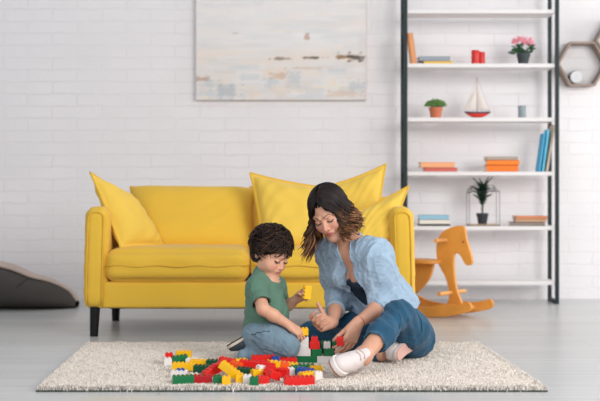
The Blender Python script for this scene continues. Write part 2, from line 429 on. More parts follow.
# ------------------------------------------------------------------ bean bag
def make_beanbag():
    Yb = 7.30; O = P(15, 305, Yb); O.z = 0
    r = thing('bean_bag', 'dark brown slumped bean bag with a beige top panel lying by the wall', 'bean bag', O)
    # profile in image: tall at the left, sloping down to the right
    def height(x):    # x metres from O
        xs = [-.45, -.36, -.2, -.12, 0, .12, .22, .30, .36, .395]
        hs = [.12, .22, .275, .285, .25, .20, .175, .14, .10, .04]
        return np.interp(x, xs, hs)
    n, mseg = 60, 28
    def build(up0, up1, off):
        V = []; Q = []
        for i in range(n+1):
            x = -.45+.845*i/n; h = float(height(x)); half = .27*math.sqrt(max(.02, 1-((x+.03)/.44)**2))
            for j in range(mseg+1):
                a = up0+(up1-up0)*j/mseg
                ca, sa = math.cos(a), math.sin(a)
                y = -half*ca; z = h/2+(h/2)*sa*1.0
                sq = abs(sa)**.8*(1 if sa >= 0 else -1)
                z = h*.46+sq*h*(.54 if sa > 0 else .46)
                k = 1+off+.018*math.sin(9*x+4*a)+.01*math.sin(23*x-5*a)
                V.append((x, y*k, max(.0, z*(k if sa > 0 else 1))))
        for i in range(n):
            for j in range(mseg):
                q = i*(mseg+1)+j; Q.append((q, q+1, q+mseg+2, q+mseg+1))
        return V, Q
    V, Q = build(-math.pi*.5, math.pi*1.5, 0)
    npmesh('bag', V, Q, M('brown_fabric', (70, 66, 63), .9, bump=.2, bs=90, var=.08, vs=8), r)
    V, Q = build(math.pi*.37, math.pi*.95, .03)
    npmesh('top_panel', V, Q, M('beige_fabric', (196, 178, 168), .9, bump=.15, bs=90, var=.05), r)
    bm = bmesh.new()
    pts = []
    for i in range(n+1):
        x = -.45+.845*i/n; h = float(height(x)); half = .27*math.sqrt(max(.02, 1-((x+.03)/.44)**2)); a = math.pi*.37
        k = 1.04+.018*math.sin(9*x+4*a)+.01*math.sin(23*x-5*a)
        pts.append((x, -half*math.cos(a)*k, (h*.46+abs(math.sin(a))**.8*h*.54)*k))
    tube(bm, pts, .006, 6); obj('piping', bm, M('beige_piping', (176, 158, 146), .9), r, smooth=True)
    bm = bmesh.new()
    tube(bm, spline([(.02+.02*t, -.27*math.cos(a)*.98, .25*(.46+.46*math.sin(a))) for t, a in ((0, -1.2), (1, -.5), (2, .1), (4, .55), (6, .8))], 5), .003, 5)
    obj('seam', bm, M('dark_seam', (50, 45, 42), .9), r, smooth=True)
make_beanbag()

# ------------------------------------------------------------------ painting
def make_painting():
    YF = WY-.045; a = P(196, 100, YF); b = P(366, -28, YF)
    O = Vector(((a.x+b.x)/2, WY, a.z)); W = b.x-a.x; H = b.z-a.z
    r = thing('painting', 'large pale abstract canvas painting hung on the white brick wall above the sofa', 'painting', O)
    bm = bmesh.new(); bx(bm, (0, -.022, H/2), (W, .042, H), bevel=.002)
    obj('canvas_edge', bm, M('raw_canvas', (206, 196, 184), .85), r)
    nx, ny = 300, 220
    u, v = np.meshgrid(np.linspace(0, 1, nx), np.linspace(0, 1, ny)); px = 196+170*u; py = 100-128*v
    rg = np.random.default_rng(5)
    base = np.array([222., 219., 219.])*np.ones((ny, nx, 3))
    def blend(mask, c, k=1.0):
        m = np.clip(mask, 0, 1)[..., None]*k
        base[:] = base*(1-m)+np.array(c, float)*m
    def band(y0, y1, s): return 1/(1+np.exp(-(py-y0)/s))*1/(1+np.exp((py-y1)/s))
    blend(band(50, 66, 4), (222, 208, 196), .8)
    blend(band(66, 110, 3), (208, 206, 206), .7)
    blend(np.exp(-((px-300)/45)**2-((py-36)/14)**2), (226, 228, 230), .9)
    for _ in range(420):
        x = rg.uniform(190, 370); y = rg.uniform(-30, 102); wx = rg.uniform(4, 26); wy = rg.uniform(.8, 3.5)
        c = [(222, 224, 226), (206, 207, 210), (222, 212, 206), (214, 216, 220), (200, 204, 208), (222, 218, 218)][rg.integers(6)]
        blend(np.exp(-(np.abs(px-x)/wx)**4-(np.abs(py-y)/wy)**4), c, rg.uniform(.15, .5))
    for _ in range(90):
        x = rg.uniform(194, 368); y = rg.uniform(66, 100); wx = rg.uniform(3, 12); wy = rg.uniform(1, 4)
        c = [(220, 220, 222), (196, 202, 208), (222, 206, 192), (206, 198, 192), (226, 214, 198), (188, 196, 204)][rg.integers(6)]
        blend((np.abs(px-x) < wx)*(np.abs(py-y) < wy)*1.0, c, rg.uniform(.2, .6))
    for x, y, wx, wy, c, k in ((307, 37, 2.6, 2.6, (180, 152, 138), .8), (202, 79, 7, 2, (176, 146, 130), .8), (208, 84, 6, 4, (186, 194, 198), .6),
            (227, 91, 10, 6, (168, 176, 184), .7), (280, 76, 8, 2.6, (196, 170, 150), .7), (294, 79, 5, 7, (186, 192, 198), .7), (280, 58.5, 7, 1.6, (120, 100, 84), .7),
            (313, 57.8, 7, 1.2, (84, 70, 56), .85), (305, 68, 14, 1.2, (206, 184, 172), .7), (345, 57, 8, 2.2, (120, 88, 58), .8), (358, 57.5, 8, 3, (70, 60, 54), .85), (356, 87, 8, 4, (176, 184, 192), .6),
            (345, 94, 16, 2.6, (206, 182, 166), .6), (362, 45, 5, 9, (206, 206, 206), .6), (361, 55.5, 3, 1, (224, 214, 204), .9), (349, 59, 3, .8, (226, 206, 184), .8), (236, 33, 3, .6, (170, 160, 156), .6)):
        wob = 1+.25*np.sin(px*.55+y)+.2*np.sin(py*1.3+x)+.12*np.sin(px*1.1+py*.9)
        blend(np.exp(-(np.abs(px-x)/wx*wob)**6-(np.abs(py-y)/wy*wob)**6), c, k)
    base += rg.normal(0, 1.6, base.shape)+np.array([10., 7., 5.])
    sr = np.clip(base/255, 0, 1); lc = np.where(sr <= .04045, sr/12.92, ((sr+.055)/1.055)**2.4)
    V = np.stack([(u-.5)*W*.998, np.full_like(u, -.0435), v*H*.998+.001], -1).reshape(-1, 3)
    i = np.arange(nx*ny).reshape(ny, nx)
    Q = np.stack([i[:-1, :-1], i[:-1, 1:], i[1:, 1:], i[1:, :-1]], -1).reshape(-1, 4)
    npmesh('painted_canvas', V, Q, M('oil_paint', None, .6, bump=.15, bs=70, attr='Col'), r, col=lc.reshape(-1, 3))
make_painting()

# ------------------------------------------------------------------ shelving unit
M_FRAME = M('dark_green_metal', (26, 42, 45), .5, spec=.3)
M_SHELF = M('white_board', (232, 228, 228), .45)
SF, SB = 7.50, 7.72                         # front and back of the unit
SX0, SX1 = .688, 1.676
SHZ = [CH-(y-HZ)*SF/FOC for y in (13.2, 67.3, 121.4, 175.5, 230, 285)]
TH = .025
def make_shelving():
    O = Vector(((SX0+SX1)/2, (SF+SB)/2, 0))
    r = thing('shelving_unit', 'tall open shelving unit with white boards and dark green metal side frames', 'shelf', O)
    for x in (SX0, SX1):
        bm = bmesh.new(); t = .024; top = 2.12
        for y in (SF, SB): bx(bm, Vector((x, y, top/2))-O, (t, t, top), bevel=.002)
        for z in (.012, top-.012): bx(bm, Vector((x, (SF+SB)/2, z))-O, (t, SB-SF, t))
        obj('side_frame', bm, M_FRAME, r)
    for z in SHZ:
        bm = bmesh.new(); bx(bm, Vector(((SX0+SX1)/2, (SF+SB)/2, z+TH/2))-O, (SX1-SX0-.024, SB-SF-.004, TH), bevel=.002)
        obj('shelf_board', bm, M_SHELF, r)
make_shelving()
TOPS = [z+TH+.0005 for z in SHZ]
YS = 7.60
def sx(px): return (px-300)*YS/FOC
PXM = YS/FOC
M_PAGE = M('paper', (236, 226, 208), .8, bump=.1, bs=200)
def book(label, w_, t, d, col, loc, rot=(0, 0, 0), group=None, page=None, cols2=None):
    """lying book: w_ along x (spine side faces the front), t thick, d deep; origin bottom centre"""
    cov = M('book_cover', col, .6)
    r = thing('book', label, 'book', loc, group=group, rot=rot)
    bm = bmesh.new(); ct = min(.003, t*.15)
    bx(bm, (0, 0, ct/2), (w_, d, ct)); bx(bm, (0, 0, t-ct/2), (w_, d, ct)); bx(bm, (0, -d/2+ct/2, t/2), (w_, ct, t), bevel=ct*.3)
    obj('cover', bm, cov, r)
    bm = bmesh.new(); bx(bm, (0, ct, t/2), (w_-.008, d-ct*2-.004, t-2*ct))
    obj('pages', bm, page or M_PAGE, r)
    return r
def lying(label, x0, x1, y0, y1, col, shelf, group, z=None, yaw=0, Yc=YS):
    t = (y1-y0)*PXM; w_ = (x1-x0)*PXM
    zb = TOPS[shelf] if z is None else z
    book(label, w_, t-.0006, .13, col, (sx((x0+x1)/2), Yc, zb), (0, 0, math.radians(yaw)), group)
    return zb+t
def standing(label, px_bot, px_top, hpx, tpx, col, shelf, group, flip=1):
    """upright book leaning: bottom at px_bot, top displaced"""
    h = hpx*PXM; t = tpx*PXM; ang = math.atan2((px_top-px_bot), hpx)
    # book of width h stood on end: rotate so its long side is vertical
    d = .10
    r = thing('book', label, 'book', (0, 0, 0), group=group)
    cov = M('book_cover', col, .6); ct = .0025
    bm = bmesh.new(); 
    bx(bm, (-t/2+ct/2, 0, h/2), (ct, d, h)); bx(bm, (t/2-ct/2, 0, h/2), (ct, d, h)); bx(bm, (0, -d/2+ct/2, h/2), (t, ct, h), bevel=ct*.3)
    obj('cover', bm, cov, r)
    bm = bmesh.new(); bx(bm, (0, ct, h/2), (t-2*ct, d-.008, h-.008)); obj('pages', bm, M_PAGE, r)
    lift = t/2*abs(math.sin(ang))
    r.location = (sx(px_bot), YS, TOPS[shelf]+lift+.0005); r.rotation_euler = (0, ang, 0)
    return r
g = 'books on the second shelf from the top'
standing('orange book standing upright against the left side frame on the second shelf', 413.6, 409.5, 31, 5, (238, 160, 104), 1, g)
z = lying('yellow book lying under the grey book on the second shelf', 423, 452, 59.3, 62.2, (240, 196, 88), 1, g, yaw=-2)
lying('grey book lying on top of the yellow book on the second shelf', 418, 449, 54.3, 59.0, (150, 158, 170), 1, g, z=z+.0006, yaw=1)
g = 'books on the fourth shelf from the top'
z = lying('coral red book at the bottom of the left stack on the fourth shelf', 423.5, 456, 167, 171, (216, 104, 92), 3, g)
lying('peach covered book on top of the coral red book', 419.5, 453, 161.5, 167, (244, 170, 122), 3, g, z=z+.0006, yaw=3)
z = lying('bright orange book at the bottom of the right stack on the fourth shelf', 485, 516.5, 165, 171.5, (250, 124, 22), 3, g)
z = lying('bright orange book in the middle of the right stack on the fourth shelf', 486, 518, 160, 165, (252, 132, 30), 3, g, z=z+.0006, yaw=-2)
lying('grey brown book on top of the orange stack on the fourth shelf', 485, 516, 156.5, 160, (176, 162, 150), 3, g, z=z+.0006, yaw=1)
standing('blue upright book leaning right on the fourth shelf, leftmost of the leaning books', 537.8, 543, 38, 2.4, (74, 178, 224), 3, g)
standing('lighter blue upright book leaning right between the darker blue and the beige book', 541.4, 547, 42, 2.4, (104, 204, 236), 3, g)
standing('tall beige upright book leaning against the right side frame on the fourth shelf', 545.5, 553, 47, 2.2, (232, 208, 188), 3, g)
g = 'books on the fifth shelf from the top'
z = lying('thin black book at the bottom of the stack beside the wire plant house', 418, 449, 223.8, 225.6, (40, 42, 48), 4, g)
z = lying('cream book in the middle of the stack beside the wire plant house', 418.5, 449, 219.5, 223.8, (232, 226, 214), 4, g, z=z+.0006, yaw=1)
lying('light blue book on top of the stack beside the wire plant house', 418, 448, 215, 219.5, (150, 196, 218), 4, g, z=z+.0006, yaw=-1)
z = lying('grey brown book at the bottom of the right stack on the fifth shelf', 510, 543, 221.8, 225.6, (146, 132, 124), 4, g)
z = lying('tan book second in the right stack on the fifth shelf', 514, 545, 218.8, 221.8, (206, 164, 130), 4, g, z=z+.0006, yaw=-3)
lying('orange brown book on top of the right stack on the fifth shelf', 514, 545, 216, 218.8, (222, 138, 92), 4, g, z=z+.0006, yaw=4)

# red canisters
def canister(px, label, rz, w_=8.2, h=14.5):
    r_ = w_/2*PXM; hh = h*PXM
    o = thing('candle', label, 'candle', (sx(px), YS+rz, TOPS[1]), group='red candles on the shelf')
    bm = bmesh.new(); lathe(bm, [(0, 0), (r_*.96, 0), (r_, .003), (r_, hh-.003), (r_*.95, hh), (r_*.8, hh), (r_*.75, hh-.004), (0, hh-.004)], 24)
    obj('wax', bm, M('red_wax', (214, 44, 38), .4), o, smooth=True, auto=40)
    bm = bmesh.new(); cyl(bm, (0, 0, hh-.004), (0, 0, hh+.004), .0012, n=6); obj('wick', bm, M('wick', (60, 50, 44), .9), o)
canister(475.2, 'red cylindrical candle on the second shelf, left of the pair', -.01)
canister(482.2, 'smaller red cylindrical candle on the second shelf, right of the pair', .03, 7.2, 13.5)

def leafblade(bm, base, tip, width, droop=0.0, n=4, side=None):
    base = Vector(base); tip = Vector(tip); d = tip-base
    s = d.cross(Vector((0, 0, 1))) if side is None else Vector(side)
    if s.length < 1e-6: s = Vector((1, 0, 0))
    s.normalize(); L = []; R = []
    for i in range(n+1):
        t = i/n; c = base+d*t-Vector((0, 0, droop*t*t)); w_ = width*math.sin(math.pi*min(.98, .12+t*.86))
        L.append(bm.verts.new(c-s*w_+Vector((0, 0, w_*.3)))); R.append(bm.verts.new(c+s*w_+Vector((0, 0, w_*.3))))
        if i == 0: C = []
        C.append(bm.verts.new(c))
    for i in range(n):
        bm.faces.new((L[i], C[i], C[i+1], L[i+1])); bm.faces.new((C[i], R[i], R[i+1], C[i+1]))
def pot(parent, rt, rb, h, col, name='pot', rim=.25):
    bm = bmesh.new()
    lathe(bm, [(0, 0), (rb, 0), (rt*.93, h*(1-rim)), (rt, h*(1-rim)), (rt, h), (rt*.88, h), (rt*.86, h*.88), (0, h*.88)], 28)
    obj(name, bm, M('pot_'+parent.name, col, .6, var=.06, vs=20), parent, smooth=True, auto=35)
    bm = bmesh.new(); cyl(bm, (0, 0, h*.86), (0, 0, h*.92), rt*.85, n=20); obj('soil', bm, M('soil', (58, 44, 36), .95, bump=.6, bs=200), parent)
# pink flowering plant
def make_flower():
    r = thing('potted_flower', 'pink flowering plant in a dark pot on the second shelf', 'plant', (sx(523.3), YS, TOPS[1]))
    pot(r, .045, .030, .077, (58, 66, 70))
    rg = random.Random(4); bm = bmesh.new()
    lm = M('dark_green_leaf', (44, 92, 58), .5, var=.25, vs=30)
    for k in range(26):
        a = rg.uniform(0, 6.28); L = rg.uniform(.03, .075); z0 = .075
        b = Vector((.015*math.cos(a), .015*math.sin(a), z0)); t = Vector((L*math.cos(a), L*.7*math.sin(a), z0+rg.uniform(.0, .06)))
        bmesh.ops.create_uvsphere(bm, u_segments=8, v_segments=5, radius=1, matrix=Matrix.Translation(t) @ Euler((rg.uniform(-.6, .6), rg.uniform(-.6, .6), a)).to_matrix().to_4x4() @ Matrix.Diagonal((.020, .016, .004, 1)))
        tube(bm, [b, (b+t)/2+Vector((0, 0, .01)), t], .0018, 5)
    for L in ((-.082, -.02, .075), (-.07, .01, .085), (.06, -.01, .112)):
        bmesh.ops.create_uvsphere(bm, u_segments=10, v_segments=6, radius=1, matrix=Matrix.Translation(L) @ Euler((.2, .2, 0)).to_matrix().to_4x4() @ Matrix.Diagonal((.026, .02, .006, 1)))
        tube(bm, [(0, 0, .07), (L[0]*.5, L[1], L[2]+.005), L], .002, 5)
    obj('foliage', bm, lm, r, smooth=True)
    bm = bmesh.new()
    for cx, cz, s in ((-.045, .165, .030), (-.015, .172, .026), (.035, .158, .034), (.055, .14, .022), (-.06, .15, .02), (.01, .15, .022)):
        for k in range(34):
            d = Vector((rg.gauss(0, 1), rg.gauss(0, 1), rg.gauss(0, 1))).normalized()*s*rg.uniform(.5, 1)
            p = Vector((cx, -.01, cz))+Vector((d.x, d.y*.8, d.z*.75))
            q = Euler((rg.uniform(0, 3), rg.uniform(0, 3), 0)).to_matrix().to_4x4()
            bmesh.ops.create_uvsphere(bm, u_segments=6, v_segments=4, radius=1, matrix=Matrix.Translation(p) @ q @ Matrix.Diagonal((.008, .006, .0025, 1)))
    obj('blossoms', bm, M('pink_petals', (250, 160, 176), .6, var=.2, vs=60), r, smooth=True)
    bm = bmesh.new()
    for tx, tz in ((-.04, .15), (.035, .145), (.0, .15)): tube(bm, [(0, 0, .07), (tx*.4, 0, .11), (tx, -.01, tz)], .002, 6)
    obj('stem', bm, lm, r, smooth=True)
make_flower()
def make_herb():
    r = thing('potted_herb', 'bushy green herb in a terracotta pot on the third shelf', 'plant', (sx(435.7), YS, TOPS[2]))
    pot(r, .046, .034, .072, (200, 112, 76), name='terracotta_pot')
    rg = random.Random(9); bm = bmesh.new()
    for k in range(520):
        a = rg.uniform(0, 6.28); R = math.sqrt(rg.random()); top = Vector((.072*R*math.cos(a), .055*R*math.sin(a), .066+.064*math.sqrt(max(0, 1-R*R*.85))*rg.uniform(.45, 1)))
        s = rg.uniform(.005, .009)
        bmesh.ops.create_uvsphere(bm, u_segments=5, v_segments=3, radius=1, matrix=Matrix.Translation(top) @ Euler((rg.uniform(-.8, .8), rg.uniform(-.8, .8), a)).to_matrix().to_4x4() @ Matrix.Diagonal((s, s*.7, s*.35, 1)))
        if k % 6 == 0: tube(bm, [(top.x*.3, top.y*.3, .06), top], .001, 4)
    obj('foliage', bm, M('fresh_green_leaf', (108, 150, 78), .6, var=.4, vs=60), r, smooth=True)
make_herb()
def make_boat():
    r = thing('model_sailboat', 'model sailboat with a red and dark blue hull and cream sails on the third shelf', 'model boat', (sx(477), YS, TOPS[2]))
    hull = M('boat_red', (222, 58, 42), .4); navy = M('boat_navy', (38, 50, 66), .4); sail = M('sail_cloth', (224, 214, 208), .8); wood = M('boat_wood', (160, 120, 86), .6)
    def sec(zf0, zf1):
        bm = bmesh.new(); n = 24; m = 8; G = []
        for i in range(n+1):
            x = -1+2*i/n; row = []
            wdt = .026*(1-abs(x)**2.4)**.7 if abs(x) < 1 else 0; dep = .038*(1-abs(x-.05)**2.2)**.8 if abs(x-.05) < 1 else 0
            sheer = .004*x*x
            for j in range(m+1):
                a = math.pi*j/m; z = -dep*math.sin(a)**.8+sheer
                z = min(zf1, max(zf0, z)) if j not in (0, m) or zf1 < 0 else z
                row.append(bm.verts.new((x*.088, -wdt*math.cos(a), .042+z)))
            G.append(row)
        for i in range(n):
            for j in range(m): bm.faces.new((G[i][j], G[i+1][j], G[i+1][j+1], G[i][j+1]))
            bm.faces.new((G[i][0], G[i][m], G[i+1][m], G[i+1][0]))
        bmesh.ops.remove_doubles(bm, verts=bm.verts, dist=1e-5)
        return bm
    h = obj('hull', sec(-.1, .1), hull, r, smooth=True, auto=50)
    bm = sec(-.011, .1); bmesh.ops.scale(bm, vec=(1.02, 1.06, 1), verts=bm.verts); bmesh.ops.translate(bm, vec=(0, 0, .0008), verts=bm.verts); obj('gunwale', bm, navy, h, smooth=True, auto=50)
    bm = bmesh.new(); prism(bm, [(-.04, -.002, .022), (.03, -.002, .022), (.012, -.002, .006), (-.03, -.002, .006)], (0, .004, 0)); obj('keel', bm, hull, h)
    bm = bmesh.new(); bx(bm, (-.01, 0, .003), (.06, .03, .006), bevel=.001); bx(bm, (-.03, 0, .012), (.004, .012, .02)); bx(bm, (.012, 0, .012), (.004, .012, .02)); obj('stand', bm, wood, r)
    bm = bmesh.new(); cyl(bm, (.0, 0, .042), (0, 0, .275), .0022, .0014, 8); m_ = obj('mast', bm, wood, r, smooth=True)
    bm = bmesh.new(); cyl(bm, (0, 0, .056), (.085, .004, .056), .0014, n=6); cyl(bm, (0, 0, .056), (-.075, 0, .052), .0012, n=6); obj('boom', bm, wood, r)
    def sl(a, b, c, bul):
        bm = bmesh.new(); a, b, c = Vector(a), Vector(b), Vector(c); n = 10; G = {}
        for i in range(n+1):
            for j in range(n+1-i):
                u, v = i/n, j/n; w_ = 1-u-v
                for s in (0, 1): G[i, j, s] = bm.verts.new(a*w_+b*u+c*v+Vector((0, -bul*27*u*v*max(w_, 0)-bul*4*u*w_+s*.0008, 0)))
        for s in (0, 1):
            for i in range(n):
                for j in range(n-i):
                    bm.faces.new((G[i, j, s], G[i+1, j, s], G[i, j+1, s]))
                    if i+j < n-1: bm.faces.new((G[i+1, j, s], G[i+1, j+1, s], G[i, j+1, s]))
        return bm
    obj('sail', sl((.003, 0, .06), (.086, .004, .058), (.003, 0, .205), .006), sail, r, smooth=True)
    obj('sail', sl((-.004, 0, .06), (-.090, 0, .058), (-.003, 0, .215), .006), sail, r, smooth=True)
    bm = bmesh.new()
    for e in ((.086, 0, .046), (-.086, 0, .046)): tube(bm, [(0, 0, .272), e], .0006, 4)
    obj('rigging', bm, M('rigging', (150, 130, 110), .8), r)
make_boat()
o = thing('cup', 'small grey blue cup on the third shelf near the right side frame', 'cup', (sx(522), YS, TOPS[2]))
bm = bmesh.new(); lathe(bm, [(0, 0), (.023, 0), (.0255, .003), (.0265, .083), (.0245, .083), (.0235, .006), (0, .006)], 28)
obj('body', bm, M('grey_ceramic', (150, 162, 168), .5), o, smooth=True, auto=40)
bm = bmesh.new(); lathe(bm, [(.0264, .076), (.0272, .078), (.0268, .084), (.0244, .084), (.0242, .076)], 28)
obj('rim', bm, M('grey_ceramic_rim', (138, 150, 158), .5), o, smooth=True)

def make_planthouse():
    x0, x1 = sx(468), sx(498); cx = (x0+x1)/2; zt = TOPS[4]; W = (x1-x0)/2; D = .06; H = .225
    r = thing('wire_terrarium', 'black wire house frame with a wooden base on the fifth shelf', 'terrarium frame', (cx, YS, zt))
    bm = bmesh.new(); t = .0018
    ridge = H+.04
    for a in (-1, 1):
        for b in (-1, 1):
            cyl(bm, (a*W, b*D, 0), (a*W, b*D, H), t, n=6); cyl(bm, (a*W, b*D, H), (a*W*.66, 0, ridge), t, n=6)
        for z in (.003, H): cyl(bm, (a*W, -D, z), (a*W, D, z), t, n=6)
        for z in (.003, H): cyl(bm, (-W, a*D, z), (W, a*D, z), t, n=6)
    cyl(bm, (-W*.66, 0, ridge), (W*.66, 0, ridge), t, n=6)
    obj('wire_frame', bm, M('black_wire', (44, 46, 50), .5), r)
    bm = bmesh.new(); bx(bm, (0, 0, .006), (2*W-.004, 2*D-.004, .008)); obj('base', bm, M('pale_wood', (206, 170, 136), .6), r)
    p = thing('potted_palm', 'small dark green palm in a black pot inside the wire house frame', 'plant', (cx-.004, YS, zt+.0105))
    pot(p, .040, .028, .072, (44, 50, 56))
    rg = random.Random(12); bm = bmesh.new()
    for k in range(44):
        a = rg.uniform(0, 6.28); el = rg.uniform(.35, 1.45); L = rg.uniform(.07, .12)
        s = Vector((0, 0, .068)); top = Vector((0, 0, rg.uniform(.12, .21)))
        d = Vector((math.cos(a)*math.cos(el), .8*math.sin(a)*math.cos(el), math.sin(el)))
        pts = spline([top, top+d*L*.5+Vector((0, 0, .006)), top+d*L+Vector((0, 0, -.012))], 7)
        tube(bm, pts, .001, 4)
        for q, (c0, c1) in enumerate(zip(pts, pts[1:])):
            tn = (c1-c0).normalized(); sd = tn.cross(Vector((0, 0, 1))).normalized()
            for sg in (-1, 1): leafblade(bm, c0, c0+tn*.03+sd*sg*.022*(1.1-q/len(pts)), .0052, .006, 3)
    obj('fronds', bm, M('palm_leaf', (40, 74, 54), .55, var=.3, vs=50), p, smooth=True)
    bm = bmesh.new(); tube(bm, [(0, 0, .06), (.003, 0, .11), (0, 0, .17)], .004, 7); tube(bm, [(0, 0, .06), (-.006, .003, .10), (-.003, .002, .14)], .003, 6); obj('stem', bm, M('palm_stem', (86, 78, 58), .8), p, smooth=True)
make_planthouse()

# ------------------------------------------------------------------ hexagonal wall shelves and clock
M_HEX = M('walnut_grey', (150, 132, 120), .6, var=.1, vs=12)
def hexshelf(cx, cy, label):
    Yh = WY-.06; c = P(cx, cy, Yh); R = 25.3*Yh/FOC; t = .016; d = .11
    r = thing('hexagonal_shelf', label, 'wall shelf', (c.x, WY-.001, c.z))
    for k in range(6):
        a0, a1 = math.radians(60*k), math.radians(60*k+60)
        q = [(R*math.cos(a0), R*math.sin(a0)), (R*math.cos(a1), R*math.sin(a1)), ((R-t)*math.cos(a1), (R-t)*math.sin(a1)), ((R-t)*math.cos(a0), (R-t)*math.sin(a0))]
        bm = bmesh.new(); prism(bm, [(x, -d, z) for x, z in q], (0, d, 0)); obj('side_panel', bm, M_HEX, r)
    return r, c, R, t
_, c, R, t = hexshelf(581, 64.5, 'grey brown wooden hexagonal wall shelf holding the round white clock')
hexshelf(619.5, 41.5, 'grey brown wooden hexagonal wall shelf cut off by the right edge of the photo')
zb = c.z-(R*math.sin(math.pi/3))+t*.87+.001
cl = thing('table_clock', 'round white faced table clock standing in the hexagonal wall shelf', 'clock', (P(575.2, 81, WY-.075).x, WY-.075, zb), rz=.1)
cr = 6.6*7.78/FOC
bm = bmesh.new(); cyl(bm, (0, .02, cr+.001), (0, -.016, cr+.001), cr, n=36); obj('case', bm, M('clock_case', (52, 54, 58), .4), cl, smooth=True, auto=40)
bm = bmesh.new(); cyl(bm, (.003, -.010, cr+.001), (.003, -.019, cr+.001), cr*.93, n=36); obj('face', bm, M('clock_face', (206, 206, 208), .5), cl)
bm = bmesh.new(); bx(bm, (.003, -.0195, cr+.01), (.0014, .001, .02)); bx(bm, (-.003, -.0195, cr-.002), (.014, .001, .0014), rot=Euler((0, .5, 0)))
for k in range(12):
    a = k*math.pi/6; bx(bm, (.003+cr*.8*math.cos(a), -.0193, cr+.001+cr*.8*math.sin(a)), (.002, .0008, .002))
obj('hands', bm, M('clock_grey', (150, 152, 156), .5), cl)

